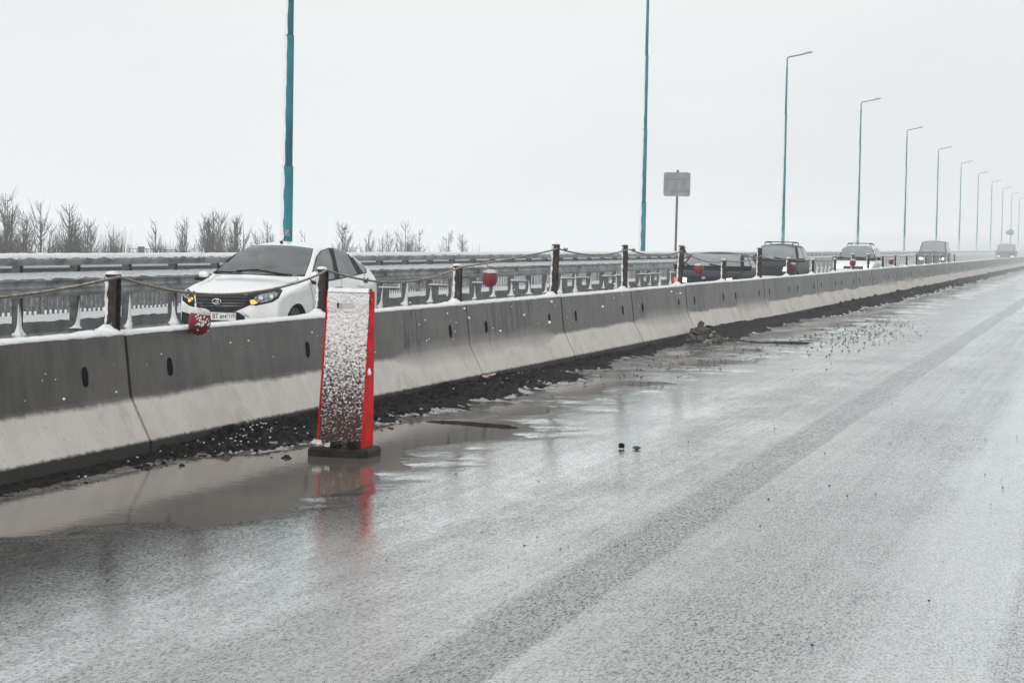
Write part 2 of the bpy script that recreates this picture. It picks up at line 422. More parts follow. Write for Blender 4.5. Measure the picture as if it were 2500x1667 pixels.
def road_h(X, Y):
    h = .014 + .004 * fbm(X * .7, Y * .35, 3)
    wob = .5 * fbm(X * .8 + 1, Y * .8, 4) + .26 * fbm(X * 2.6, Y * 2.9, 4)
    edge = -5.55 + .85 * sstep(9.2, 11.2, Y) - .15 * sstep(12.5, 13.5, Y) + .25 * sstep(15, 16, Y) - .35 * sstep(17, 18.5, Y) + .5 * sstep(20, 30, Y)
    g = sstep(edge + .55, edge - .25, X + wob) * (1 - sstep(-6.15, -6.45, X)) * sstep(-7.0, -6.9, X)
    lump = fbm(X * 1.5 + 5, Y * .75 + 3, 4)
    far = sstep(16.8, 18.2, Y)
    h = h - g * (.0215 + .002 * (1 - far)) + g * lump * (.014 + .014 * far) + g * far * (.013 - .004 * sstep(30, 36, Y))
    h = h + g * far * .018 * fbm(X * 1.0 + 3, Y * 1.6, 3)
    h = h + (vnoise(X * 13, Y * 9) - .5) * .0022 * g + (vnoise(X * 30, Y * 22) - .5) * .0022 * g
    along = .006 + .075 * sstep(12.8, 14.3, Y) + .03 * np.clip(fbm(Y * .45, Y * 0 + 2, 3), -1, 1) * sstep(12, 14, Y) - .04 * sstep(20.5, 24, Y) + .05 * sstep(35, 38, Y) * (1 - sstep(38, 41, Y)) + .07 * sstep(46, 52, Y)
    w0 = -5.85 - .25 * sstep(20, 26, Y) - .2 * (1 - sstep(12.8, 14, Y)) + .4 * sstep(42, 50, Y)
    wid = sstep(w0 + .25, w0 - .30, X + .45 * fbm(X * 1.3, Y * 1.0 + 8, 4)) * sstep(-7.0, -6.9, X)
    amp = np.clip(along, .004, .2)
    h = h + wid * amp * (.35 + .9 * fbm(X * 4.5, Y * 3.4, 4).clip(-.4, 1) + .55 * vnoise(X * 11, Y * 8))
    h = h + wid * (vnoise(X * 24, Y * 18) - .45) * .05 * np.clip(along * 14, .12, 1)
    return h, wid
X = np.concatenate([np.linspace(-19, -7.15, 14), np.arange(-7.05, -3.9, .024), np.arange(-3.88, -3, .06), np.linspace(-2.9, 6, 24)])
Yl = [2.0]
while Yl[-1] < 1400: Yl.append(Yl[-1] + (max(.032, .0032 * Yl[-1]) if Yl[-1] > 7 else .3))
Y = np.array(Yl)
XX, YY = np.meshgrid(X, Y, indexing='ij')
ZZ, WID = road_h(XX, YY)
ZZ[XX < -7.1] = .004 - .16 * np.clip((-13 - XX[XX < -7.1]) / 4.6, 0, 1.4)
ZZ = ZZ - .0
nx, ny = XX.shape
me = bpy.data.meshes.new('road')
co = np.stack([XX, YY, ZZ], -1).reshape(-1, 3)
idx = np.arange(nx * ny).reshape(nx, ny)
q = np.stack([idx[:-1, :-1], idx[1:, :-1], idx[1:, 1:], idx[:-1, 1:]], -1).reshape(-1, 4)
me.vertices.add(len(co)); me.vertices.foreach_set('co', co.ravel())
me.loops.add(q.size); me.loops.foreach_set('vertex_index', q.ravel().astype(np.int32))
me.polygons.add(len(q)); me.polygons.foreach_set('loop_start', (np.arange(len(q)) * 4).astype(np.int32))
me.polygons.foreach_set('loop_total', np.full(len(q), 4, np.int32))
me.update(calc_edges=True); me.validate()
me.polygons.foreach_set('use_smooth', [True] * len(me.polygons))
me.materials.append(M['road']); me.materials.append(M['mud'])
wq = (WID[:-1, :-1] + vnoise(XX[:-1, :-1] * 14, YY[:-1, :-1] * 10) * .6).reshape(-1)
hq = ZZ[:-1, :-1].reshape(-1)
me.polygons.foreach_set('material_index', ((wq > .62) & (hq > .010)).astype(np.int32))
road = bpy.data.objects.new('road', me); COL.objects.link(road); tag(road, kind='structure')

mb = MB(); mb.add([(-6.9, 4, .0), (-3.6, 4, .0), (-3.6, 400, .0), (-6.9, 400, .0)], [(0, 1, 2, 3)])
tag(mb.build('puddle_water', M['water']), kind='structure')

# ------------------------------------------------------------------ sidewalk kerb and bridge rail
mb = MB()
mb.extrude_y([(-17.62, -.3), (-17.62, .01), (-17.66, .03), (-19.1, .03), (-19.1, -.3)], 0, 900)
tag(mb.build('pavement', M['deck']), kind='structure')
def snow_strip(prof, y0, y1, step, amp, name, parent, seed=0, mat='snow'):
    """prof: open list of (x,z,wobble) across; wavy edge along y"""
    mb = MB(); ys = []; y = y0
    while y < y1: ys.append(y); y += step(y) if callable(step) else step
    ys.append(y1)
    vs = []; n = len(prof)
    for y in ys:
        for k, (x, z, w) in enumerate(prof):
            a = mnoise.noise((y * 3.1 + seed, k * 1.7, 0)) + .5 * mnoise.noise((y * 11 + seed, k * 2.7, 3))
            vs.append((x, y, z + a * amp * w))
    fs = [(i * n + k, i * n + k + 1, (i + 1) * n + k + 1, (i + 1) * n + k) for i in range(len(ys) - 1) for k in range(n - 1)]
    mb.add(vs, fs, True)
    return mb.build(name, M[mat], parent)
gstep = lambda y: max(.08, y * .006)
sw = empty('snow_layer'); tag(sw, 'thin snow lying on the pavement between the guardrail and the baluster fence', 'snow', kind='stuff')
bpy.data.objects.remove(sw)
sn = snow_strip([(-17.60, .005, 1), (-17.66, .045, .6), (-17.9, .075, .6), (-18.1, .075, .6), (-18.5, .08, .6), (-19.0, .075, 1)], 0, 600, gstep, .03, 'pavement_snow', None, 4)
tag(sn, kind='stuff')

gr = empty('guardrail', (-17, 28.27, 0))
tag(gr, 'long grey steel guardrail with two snow covered beams on the far side of the road', 'guardrail')
y0g, y1g = -10.0, 560.0
def rail_prof(kind):
    if kind == 'top':
        return [(.00 + .11 * math.cos(a), 1.085 + .095 * math.sin(a)) for a in np.linspace(0, 2 * math.pi, 16, endpoint=False)]
    o = [(0, .845), (.035, .82), (.085, .785), (.085, .74), (.03, .70), (.015, .66), (.03, .62), (.085, .58), (.085, .53), (.03, .49), (0, .465)]
    return o + [(x - .02, z) for x, z in o[::-1]]
mb = MB(); mb.extrude_y(rail_prof('top'), y0g - 28.27, y1g, True); mb.build('top_beam', M['steel'], gr)
mb = MB(); mb.extrude_y(rail_prof('low'), y0g - 28.27, y1g, False)
for k in range(60):
    mb.box((.06, -20 + k * 3.9 + .3, .66), (.045, .06, .07))
mb.build('lower_beam', M['steel'], gr)
s1 = snow_strip([(.107, 1.115, 1.2), (.092, 1.15, .5), (.04, 1.192, .35), (-.03, 1.20, .3), (-.09, 1.17, .3), (-.112, 1.10, 1)], -38, 560, lambda y: max(.07, abs(y + 28) * .005), .035, 'snow_on_beam', gr, 11)
s2 = snow_strip([(.092, .775, 1.1), (.075, .815, .5), (.02, .865, .3), (-.06, .875, .3), (-.09, .85, .3)], -38, 560, lambda y: max(.07, abs(y + 28) * .005), .03, 'snow_on_beam', gr, 23, 'snow')
# posts with wind-blown snow skirts
mp = MB()
mp.box((-.20, -.055, .47), (.14, .012, 1.28)); mp.box((-.20, .055, .47), (.14, .012, 1.28)); mp.box((-.20, 0, .47), (.012, .098, 1.28))
mp.box((-.1, 0, 1.06), (.06, .13, .07)); mp.box((-.08, 0, .655), (.1, .11, .2)); mp.box((-.2, 0, -.13), (.3, .26, .03))
post_me = mp.build('post', M['post_steel'], gr); post_me.location = (0, 0, 0)
def skirt(seed):
    mb = MB(); rs = random.Random(seed); n = 14
    prof = [(.20, .0), (.13, .035), (.085, .08), (.06, .14), (.05, .24), (.03, .34), (.012, .42)]
    vs = []
    for i, (r_, z) in enumerate(prof):
        for k in range(n):
            a = 2 * math.pi * k / n
            w = 1 + .45 * mnoise.noise((math.cos(a) * 1.6 + seed, math.sin(a) * 1.6, z * 7))
            vs.append((-.13 + .5 * r_ * math.cos(a) * w, -.07 + r_ * 1.2 * math.sin(a) * w - .10 * (1 - i / 6.) ** 2, -.15 + z * 1.25 * (1 + .3 * math.sin(a * 2 + seed))))
    mb.add(vs, [(i * n + k, i * n + (k + 1) % n, (i + 1) * n + (k + 1) % n, (i + 1) * n + k) for i in range(len(prof) - 1) for k in range(n)], True)
    mb.add(vs[-n:], [tuple(range(n))])
    return mb
sk = [skirt(s).build('snow_skirt', M['snow'], post_me) for s in (1,)]
sk_me = [sk[0].data] + [None] * 3
for i, s in enumerate((5, 9, 14)):
    t = skirt(s).build('snow_skirt', M['snow'], post_me); sk_me[i + 1] = t.data; bpy.data.objects.remove(t)
# low bracket with a snow cap
mbk = MB(); mbk.box((.05, 0, .30), (.5, .18, .04)); mbk.box((-.1, .0, .07), (.28, .16, .43))
bracket = mbk.build('bracket', M['post_steel'], gr)
mbs = MB(); mbs.box((.05, 0, .335), (.48, .19, .035)); bsnow = mbs.build('snow_cap', M['snow'], bracket); bevel(bsnow, .02)
for k in range(90):
    yk = k * 1.95 + random.uniform(-.02, .02)
    if k == 0: p = post_me
    else:
        p = post_me.copy(); COL.objects.link(p); p.parent = gr
        c = sk[0].copy(); c.data = sk_me[k % 4]; COL.objects.link(c); c.parent = p; c.scale = (random.uniform(.7, 1.1), random.uniform(.6, 1.15), random.uniform(.75, 1.1)); c.rotation_euler = (random.uniform(-.08, .08), random.uniform(-.08, .08), 0)
    p.location = (0, yk, 0)
brs = [k for k in range(90) if (k >= 10 and k % 2 == 0 and k < 18) or 18 <= k < 45 and k % 3 != 0]
for i, k in enumerate(brs[:9 if False else 24]):
    b_ = bracket if i == 0 else dup(bracket, gr)
    b_.location = (0, k * 1.95, 0)
mb = MB()
for k in range(90, 260): mb.box((-.2, k * 1.95, .47), (.14, .11, 1.28))
o = mb.build('distant_posts', M['post_steel'], gr); o['kind'] = 'stuff'

# baluster fence
fe = empty('baluster_fence', (-18.25, 0, .03)); tag(fe, 'low railing of vertical grey balusters with snowy rails behind the guardrail', 'fence')
mb = MB()
y = 20.0
while y < 190: mb.box((0, y, .43), (.022, .066, .82)); y += .185
mb.build('baluster_panel', M['fence_grey'], fe)
mb = MB(); mb.box((0, 140, .84), (.06, 300, .06)); mb.build('rail', M['post_steel'], fe)
mb = MB(); mb.box((0, 140, .90), (.10, 300, .055)); bevel(mb.build('snow_on_rail', M['snow'], fe), .02)
mb = MB(); mb.box((0, 0, .43), (.06, .09, .86)); fp = mb.build('fence_post', M['post_steel'], fe, (-.06, 21.0, 0))
for k in range(1, 60):
    c = fp.copy(); COL.objects.link(c); c.parent = fe; c.location = (-.06, 21.0 + k * 3.0, 0)

# ------------------------------------------------------------------ lamps
def make_lamp():
    r = empty('street_lamp')
    mb = MB()
    def cyl(r0, r1, z0, z1): mb.lathe([(.001, z0), (r0, z0), (r1, z1), (.001, z1)], n=20)
    cyl(.14, .135, -.3, 3.2); cyl(.113, .107, 3.2, 6.27); cyl(.090, .084, 6.27, 9.34); cyl(.066, .056, 9.34, 12.15)
    cyl(.17, .17, -.05, .04)
    mb.build('pole', M['teal'], r)
    mb = MB()
    mb.tube([(0, 0, 12.15), (0, 0, 12.62), (.05, 0, 12.72), (.16, 0, 12.76), (.7, 0, 12.86), (1.05, 0, 12.93)], .038, 8)
    mb.build('arm', M['post_steel'], r)
    mb = MB()
    mb.add([(.95 + .55 * a, b, 12.91 + c + .1 * a) for a, b, c in ((0, -.07, 0), (0, .07, 0), (.0, .06, .07), (0, -.06, .07), (1, -.09, .0), (1, .09, .0), (1, .05, .05), (1, -.05, .05), (.6, -.12, -.03), (.6, .12, -.03), (.6, .1, .1), (.6, -.1, .1))],
           [(0, 1, 2, 3), (4, 7, 6, 5), (0, 8, 9, 1), (8, 4, 5, 9), (3, 2, 10, 11), (11, 10, 6, 7), (0, 3, 11, 8), (8, 11, 7, 4), (1, 9, 10, 2), (9, 5, 6, 10)])
    mb.build('lamp_head', M['board'], r)
    # snow plastered on the windward side and on each ledge
    mb = MB()
    def ps(r0, r1, z0, z1, a0=R(180), a1=R(258)):
        n = 8; zs = np.linspace(z0, z1, 60)
        vs = []
        for z in zs:
            rr = r0 + (r1 - r0) * (z - z0) / (z1 - z0)
            w = .18 * mnoise.noise((z * 3, r0 * 50, 0)) + .08 * mnoise.noise((z * 17, 0, 1))
            for k in range(n):
                t = k / (n - 1); a = a0 + (a1 - a0 + w) * t
                th = .02 * math.sin(math.pi * min(1, t * 1.02)) ** .6
                vs.append(((rr + th - .002) * math.cos(a), (rr + th - .002) * math.sin(a), z))
        mb.add(vs, [(i * n + k, i * n + k + 1, (i + 1) * n + k + 1, (i + 1) * n + k) for i in range(59) for k in range(n - 1)], True)
    ps(.14, .135, .2, 3.2); ps(.113, .107, 3.2, 6.25); ps(.090, .084, 6.3, 9.3)
    for r0, z in ((.137, 3.2), (.11, 6.27), (.088, 9.34)):
        mb.box((-r0 * .62, -r0 * .35, z + .012), (r0 * .7, r0 * .9, .035))
    mb.build('snow', M['snow'], r)
    return r
words = ['nearest', 'second', 'third', 'fourth', 'fifth', 'sixth', 'seventh', 'eighth', 'ninth', 'tenth', 'eleventh', 'twelfth']
lamp0 = make_lamp()
for k in range(12):
    o = lamp0 if k == 0 else dup(lamp0)
    o.location = (-18.62, 45.2 + k * 38.9, 0)
    lab = ['tall teal lamp pole rising behind the white hatchback, crusted with snow on one side',
           'tall teal lamp pole standing left of the roadside sign, its top outside the photo',
           'tall teal street lamp with its arm in view, rising behind the grey estate car'][k] if k < 3 else \
        'tall street lamp, %s counted from the left, fading into the haze' % words[k]
    if k == 11: lab = 'last and smallest street lamp before the right edge, almost lost in haze'
    tag(o, lab, 'street lamp', 'street lamps along the far side of the bridge')
# junction box on the nearest one
mb = MB(); mb.box((.06, -.1, 1.62), (.10, .07, .16)); o = mb.build('junction_box', M['board'], lamp0)

# roadside sign seen from behind
sg = empty('road_sign', (-17.95, 87.8, 0)); tag(sg, 'square grey road sign seen from behind on a thin brown pole', 'road sign')
mb = MB(); mb.tube([(0, 0, 0), (.02, 0, 4.7)], .05, 10); mb.build('pole', M['pole_brown'], sg)
mb = MB()
pr = []
w, h_, rad = .58, .52, .10
for cx, cz, a0 in ((w - rad, h_ - rad, 0), (-w + rad, h_ - rad, 90), (-w + rad, -h_ + rad, 180), (w - rad, -h_ + rad, 270)):
    for k in range(6): a = R(a0 + k * 18); pr.append((cx + rad * math.cos(a), cz + rad * math.sin(a)))
n = len(pr)
Mr = Matrix.Rotation(R(8), 4, 'Z')
vs = [Mr @ Vector((x, y, z + 4.08)) for y in (-.075, -.055) for x, z in pr]
mb.add(vs, [tuple(range(n)), tuple(range(n, 2 * n))[::-1]] + [(i, (i + 1) % n, n + (i + 1) % n, n + i) for i in range(n)])
mb.build('board', M['board'], sg)
mb = MB()
for z in (3.82, 4.32): mb.box((0, -.095, z), (1.0, .03, .05), M=Mr)
mb.build('stiffener', M['board'], sg)
# tiny far sign
sg2 = empty('round_sign', (-17.9, 418, 0)); tag(sg2, 'tiny blurred sign on a post beside the farthest lamps at the right edge', 'road sign')
mb = MB(); mb.tube([(0, 0, 0), (0, 0, 4.6)], .09, 8); mb.build('pole', M['pole_brown'], sg2)
mb = MB(); mb.lathe([(.001, -.03), (.62, -.03), (.62, .03), (.001, .03)], (0, -.1, 4.7), 20, Matrix.Rotation(R(90), 3, 'X')); mb.box((-.65, -.1, 4.6), (.6, .05, .7)); mb.build('board', M['board'], sg2)

# ------------------------------------------------------------------ barrier blocks
FX = -6.56
LB = 4.12; Y0 = 13.43
prof = [(0, -.02), (0, .10), (-.15, .395), (-.165, .43), (-.215, .870), (-.235, .885), (-.395, .885), (-.415, .870), (-.465, .43), (-.48, .395), (-.63, .10), (-.63, -.02)]
def block_mesh():
    mb = MB(); g = .021
    # subdivided along y for a little waviness
    ys = np.linspace(g, LB - g, 2)
    mb.extrude_y(prof, g, LB - g)
    return mb
blk = empty('barrier_block', (FX, Y0 - LB, 0))
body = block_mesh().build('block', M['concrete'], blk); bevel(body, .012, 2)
# lifting slots: raised rims, the shade inside put into a near-black colour
def slot_mb(yc):
    mb = MB(); n = 16
    nrm = Vector((.995, 0, .106))
    def sx(z): return -.165 - (z - .43) * (.05 / .47)
    def ring(f, dep):
        return [Vector((sx(.60 + .058 * f * math.copysign(abs(math.sin(a)) ** .7, math.sin(a))) , yc + .036 * f * math.copysign(abs(math.cos(a)) ** .8, math.cos(a)), .60 + .058 * f * math.copysign(abs(math.sin(a)) ** .7, math.sin(a)))) + nrm * dep for a in [2 * math.pi * k / n for k in range(n)]]
    rs = [ring(1.22, .001), ring(1.0, .006), ring(.95, .0025)]
    vs = [v for r_ in rs for v in r_]
    mb.add(vs, [(i * n + k, i * n + (k + 1) % n, (i + 1) * n + (k + 1) % n, (i + 1) * n + k) for i in range(2) for k in range(n)])
    mb.add(rs[2], [tuple(range(n))])
    return mb
M['slot'] = simple('slot_shade', (.004, .004, .004), .95, spec=.05)
for f in (.165, .84): slot_mb(LB * f).build('lifting_slot', M['slot'], blk)
def cap_mb(seed, amp=1.):
    mb = MB(); ys = np.arange(.0, LB - .01, .05); n = 9
    vs = []
    for y in ys:
        y = min(y, LB - .018) if y > .02 else .02
        e = 1 + .35 * mnoise.noise((y * 2, seed, 0))
        heap = .016 * math.exp(-((y - LB + .30) / .16) ** 2)
        hh = (.002 + .005 * mnoise.noise((y * 3.3, seed, 5)) + .005 * mnoise.noise((y * 14, seed, 5))) * amp
        drop = .002 + .010 * max(0, mnoise.noise((y * 5, seed, 9)) + .5 * mnoise.noise((y * 19, seed, 9)))
        for k, (x, z) in enumerate([(-.2165 + .004, .870 - drop), (-.214 + .004, .875), (-.228, .887 + hh * .7), (-.27, .887 + hh + heap * .8), (-.315, .887 + hh * 1.1 + heap), (-.36, .887 + hh + heap * .8), (-.40, .887 + hh * .7), (-.412, .87), (-.42, .85)]):
            vs.append((x, y, z + .003 * mnoise.noise((y * 20, k, seed))))
    m = len(ys)
    mb.add(vs, [(i * n + k, i * n + k + 1, (i + 1) * n + k + 1, (i + 1) * n + k) for i in range(m - 1) for k in range(n - 1)], True)
    mb.add(vs, [tuple(range(n)), tuple((m - 1) * n + k for k in range(n))])
    return mb
caps = [cap_mb(s).build('snow_cap', M['snow'], blk) for s in (1.3,)]
cap_me = [caps[0].data]
for s in (4.1, 7.7, 12.2):
    t = cap_mb(s).build('snow_cap', M['snow'], blk); cap_me.append(t.data); bpy.data.objects.remove(t)
ordw = ['first', 'second', 'third', 'fourth', 'fifth', 'sixth', 'seventh', 'eighth', 'ninth', 'tenth', 'eleventh', 'twelfth']
blab = ['concrete barrier block at the left edge of the photo, cut off by the frame',
        'concrete barrier block in front of the white hatchback, under the nearest red lantern',
        'concrete barrier block right behind and right of the red delineator board, with dark stains',
        'concrete barrier block streaked with black runs, behind the pale scrap on the ground',
        'concrete barrier block between the two first tall iron posts',
        'concrete barrier block in front of the two tall iron posts left of the dark car',
        'concrete barrier block behind the heap of broken asphalt',
        'concrete barrier block in front of the dark saloon car',
        'concrete barrier block in front of the grey estate car with lit headlamp']
nb = 52
for k in range(nb):
    if k == 0: o = blk
    else:
        o = dup(blk)
        for c in o.children:
            if c.name.startswith('snow_cap'): c.data = cap_me[k % 4]
    o.location = (FX + random.uniform(-.003, .003), Y0 + (k - 1) * LB, random.uniform(-.007, .007))
    o.rotation_euler = (0, 0, random.uniform(-.0006, .0006))
    lab = blab[k] if k < len(blab) else ('concrete barrier block, %s from the left edge, near the pale oncoming car' % ordw[k] if k < 12 else 'distant concrete barrier block fading into the spray toward the right edge')
    tag(o, lab, 'concrete barrier', 'concrete barrier blocks between the carriageways')

# ------------------------------------------------------------------ iron posts, rope, lanterns
ph = [.38, .38, .38, .63, .63, .63, .37, .60, .37, .32, .32, .43, .42, .36, .38, .35, .40, .36, .38, .36, .38, .36]
PX = FX - .315
def post_thing(hh):
    r = empty('iron_post')
    mb = MB()
    mb.box((.0, -.042, hh / 2), (.078, .008, hh)); mb.box((.046, 0, hh / 2), (.008, .076, hh)) if False else None
    mb.box((0, .042, hh / 2), (.078, .008, hh)); mb.box((-.0, 0, hh / 2), (.008, .076, hh))
    mb.box((.039, -.042, hh / 2 - .002), (.014, .012, hh - .01)); mb.box((-.039, -.042, hh / 2 - .002), (.014, .012, hh - .01))
    bevel(mb.build('channel', M['iron'], r), .003, 1)
    mb = MB(); n = 3; zs = np.arange(0.02, hh - .01, .012); vs = []
    for z in zs:
        w = .012 + .012 * mnoise.noise((z * 25, hh, 1)); d = .012 + .010 * mnoise.noise((z * 40, hh, 4))
        x0 = -.032 + .01 * mnoise.noise((z * 12, hh, 7))
        vs += [(x0 - w, -.0462, z), (x0, -.0462 - max(.003, d), z), (x0 + w, -.0462, z)]
    mb.add(vs, [(i * n + k, i * n + k + 1, (i + 1) * n + k + 1, (i + 1) * n + k) for i in range(len(zs) - 1) for k in range(2)], True)
    # cap of snow and base mound
    mb.lathe([(.048, hh), (.045, hh + .012), (.03, hh + .022), (.001, hh + .026)], (-.01, 0, 0), 12)
    mb.lathe([(.11, -.01), (.075, .012), (.05, .03), (.025, .05)], (-.02, -.05, 0), 14)
    mb.build('snow', M['snow'], r)
    return r
pcache = {}
ropepts = []
plab = ['short iron post with a snow ridge at the left, left of the white hatchback',
        'short dark iron post in front of the white hatchback, beside the red delineator board',
        'short iron post left of the second red lantern',
        'tall iron post right of the second red lantern, first of the tall ones',
        'tall iron post left of the second lamp pole, middle of the three tall ones',
        'tall iron post with a knotted rope, in front of the dark saloon car and sign',
        'short iron post in front of the windscreen of the dark saloon car',
        'tall iron post between the dark saloon car and the grey estate car',
        'short iron post beside the lit headlamp of the grey estate car',
        'short iron post right of the fourth red lantern']
for k, hh in enumerate(ph):
    hh += .03
    yk = Y0 + k * LB - .05
    yk += .07
    o = post_thing(hh)
    o.location = (PX + random.uniform(-.01, .01), yk, .885)
    o.rotation_euler = (random.uniform(-.02, .02), random.uniform(-.02, .02) + (.03 if k in (3, 5) else 0), random.uniform(-.15, .1))
    tag(o, plab[k] if k < len(plab) else ('short iron post, %s from the left, in front of the pale oncoming car' % {10: 'eleventh', 11: 'twelfth', 12: 'thirteenth'}[k] if k < 13 else 'distant short iron post on the barrier, blurred by haze'),
        'post', 'iron posts standing on the barrier')
tiez = [1.275, 1.285, 1.285, 1.49, 1.48, 1.46, 1.27, 1.35, 1.27, 1.22, 1.22, 1.30, 1.30, 1.26, 1.27, 1.25, 1.28, 1.26, 1.27, 1.25, 1.27, 1.25]
sag = [.17, .14, .02, .085, .085, .10, .06, .05, .02, .03, .05, .04, .04, .04, .04, .04, .04, .04, .04, .04, .04]
pts = []
pp = [(PX - .0, 9.3, 1.235)] + [(PX + .048, Y0 + k * LB + .02 - .02, tiez[k]) for k in range(len(ph))]
sags = [.10] + sag
for i in range(len(pp) - 1):
    a, b_ = Vector(pp[i]), Vector(pp[i + 1])
    m = 22 if i < 9 else 8
    for j in range(m):
        t = j / m
        s_ = 4 * t * (1 - t)
        if i == 3: s_ = (4 * t * (1 - t)) - .0
        p = a.lerp(b_, t); p.z -= sags[i] * s_
        p.x += .012 * math.sin(i * 3 + t * 5)
        pts.append(p)
pts.append(Vector(pp[-1]))
rp = empty('rope', (PX, 13.6, 1.2)); tag(rp, 'frosted brown rope strung along the iron posts on top of the barrier', 'rope')
mb = MB(); mb.tube([p - Vector((PX, 13.6, 1.2)) for p in pts], .0085, 8); mb.build('strand', M['rope'], rp)
mb = MB(); mb.tube([p - Vector((PX, 13.6, 1.2)) + Vector((0, 0, .0062 + .002 * mnoise.noise((p.y * 4, 0, 0)))) for p in pts], .0072, 6); mb.build('frost', M['rope_snow'], rp)
mb = MB()
for k, yk, z in ((3, .35, 1.475), (4, .28, 1.47), (5, .05, 1.45), (5, -.04, 1.41), (0, 1.2, 1.13), (1, 1.0, 1.18), (1, 2.6, 1.15)):
    c = Vector((PX + .06, Y0 + k * LB + yk, z)) - Vector((PX, 13.6, 1.2))
    mb = MB(); mb.tube([c + Vector((.02 * math.cos(a), .024 * math.sin(a), .022 * math.sin(a * 2))) for a in np.linspace(0, 6.3, 12)], .008, 6); mb.build('knot', M['rope'], rp)
for s_ in (-1, 1):
    c = Vector((PX + .06, Y0 + 5 * LB + .05, 1.47)) - Vector((PX, 13.6, 1.2))
    mb = MB(); mb.tube([c, c + Vector((.01, .07, .03 * s_ + .02)), c + Vector((0, .14, .05 * s_))], .006, 5); mb.build('loose_end', M['rope'], rp)

def lantern(tilt):
    r = empty('red_lantern')
    Mt = Matrix.Rotation(R(tilt), 3, 'Y')
    mb = MB(); mb.lathe([(.001, -.197), (.012, -.195), (.038, -.186), (.062, -.168), (.079, -.14), (.087, -.10), (.084, -.06), (.076, -.03), (.072, -.018), (.05, -.012), (.001, -.01)], n=28, M=Mt); mb.build('bucket', M['red'], r)
    mb = MB()
    vs = []; n = 20
    for i, (r_, z) in enumerate([(.078, -.026), (.080, -.014), (.072, -.002), (.058, .008), (.03, .014), (.001, .016)]):
        for k in range(n):
            a = 2 * math.pi * k / n; w = 1 + .06 * mnoise.noise((math.cos(a) * 2, math.sin(a) * 2, tilt))
            vs.append(Mt @ Vector((r_ * math.cos(a) * w, r_ * math.sin(a) * w, z + .006 * mnoise.noise((a * 2, i, tilt)))))
    mb.add(vs, [(i * n + k, i * n + (k + 1) % n, (i + 1) * n + (k + 1) % n, (i + 1) * n + k) for i in range(5) for k in range(n)], True)
    mb.build('snow_cap', M['dirty_snow'], r)
    return r
def snow_patch(r):
    mb = MB(); rs = random.Random(3)
    for _ in range(46):
        a = R(-90 + 20 + rs.gauss(0, 26)); z = rs.gauss(-.085, .03)
        rr = .0805; s = rs.uniform(.004, .010)
        c = Vector((rr * math.cos(a), rr * math.sin(a), z))
        mb.lathe([(s, -.001), (s * .8, .003), (.001, .005)], c, 6, (Matrix.Rotation(a, 3, 'Z') @ Matrix.Rotation(R(90), 3, 'Y')))
    o = mb.build('snow_patch', M['snow'], r); o['kind'] = 'stuff'; return o
lants = [(14.55, 1.01, 8, 1.15, 'red lantern with snow on it hanging over the barrier in front of the white hatchback'),
         (22.66, 1.235, 2, 1.25, 'red lantern hanging from the rope between the third and fourth iron posts'),
         (35.35, 1.225, 0, 1.3, 'red lantern hanging in front of the dark saloon car'),
         (46.55, 1.17, 0, 1.22, 'red lantern hanging in front of the grey estate car'),
         (58.2, 1.20, 0, 1.22, 'red lantern hanging in front of the pale oncoming car'),
         (69.1, 1.18, 0, 1.2, 'farthest red lantern, faint in the haze right of the pale oncoming car')]
for i, (yy, zt, tl, zr, lab) in enumerate(lants):
    o = lantern(tl); o.location = (PX + .075 + (.05 if i == 0 else 0), yy, zt)
    if i == 0: o.location.x = PX + .18; snow_patch(o)
    tag(o, lab, 'lantern', 'red lanterns hanging from the rope')
    # cord up to the rope
    near = min(pts, key=lambda p: abs(p.y - yy))
    mb = MB(); top = near - o.location
    mb.tube([(0, 0, .025), (.004, .01, .05), tuple(top * .5), tuple(top)], .004, 5); mb.build('cord', M['rope'], o)

def rock(mb, c, s, seed, flat=.6):
    b = bmesh.new(); bmesh.ops.create_icosphere(b, subdivisions=2, radius=1)
    vs = []
    for v in b.verts:
        p = v.co * (1 + .5 * mnoise.noise(v.co * 1.3 + Vector((seed, 0, 0))) + .25 * mnoise.noise(v.co * 3.1 + Vector((0, seed, 0))))
        vs.append((c[0] + p.x * s, c[1] + p.y * s, c[2] + p.z * s * flat))
    mb.add(vs, [tuple(v.index for v in f.verts) for f in b.faces], False); b.free()
# ------------------------------------------------------------------ delineator board
dl = empty('delineator', (-5.30, 14.05, 0), R(-1)); tag(dl, 'red plastic lane delineator board plastered with snow, standing in a puddle on a black base', 'delineator')
Hb, Hd = .065, 1.20
W0, W1 = .335, .335
def yface(z): return -.115 + (z - Hb) / (Hd - Hb) * .155      # front leans back
def yback(z): return .10 - (z - Hb) / (Hd - Hb) * .02
mb = MB()
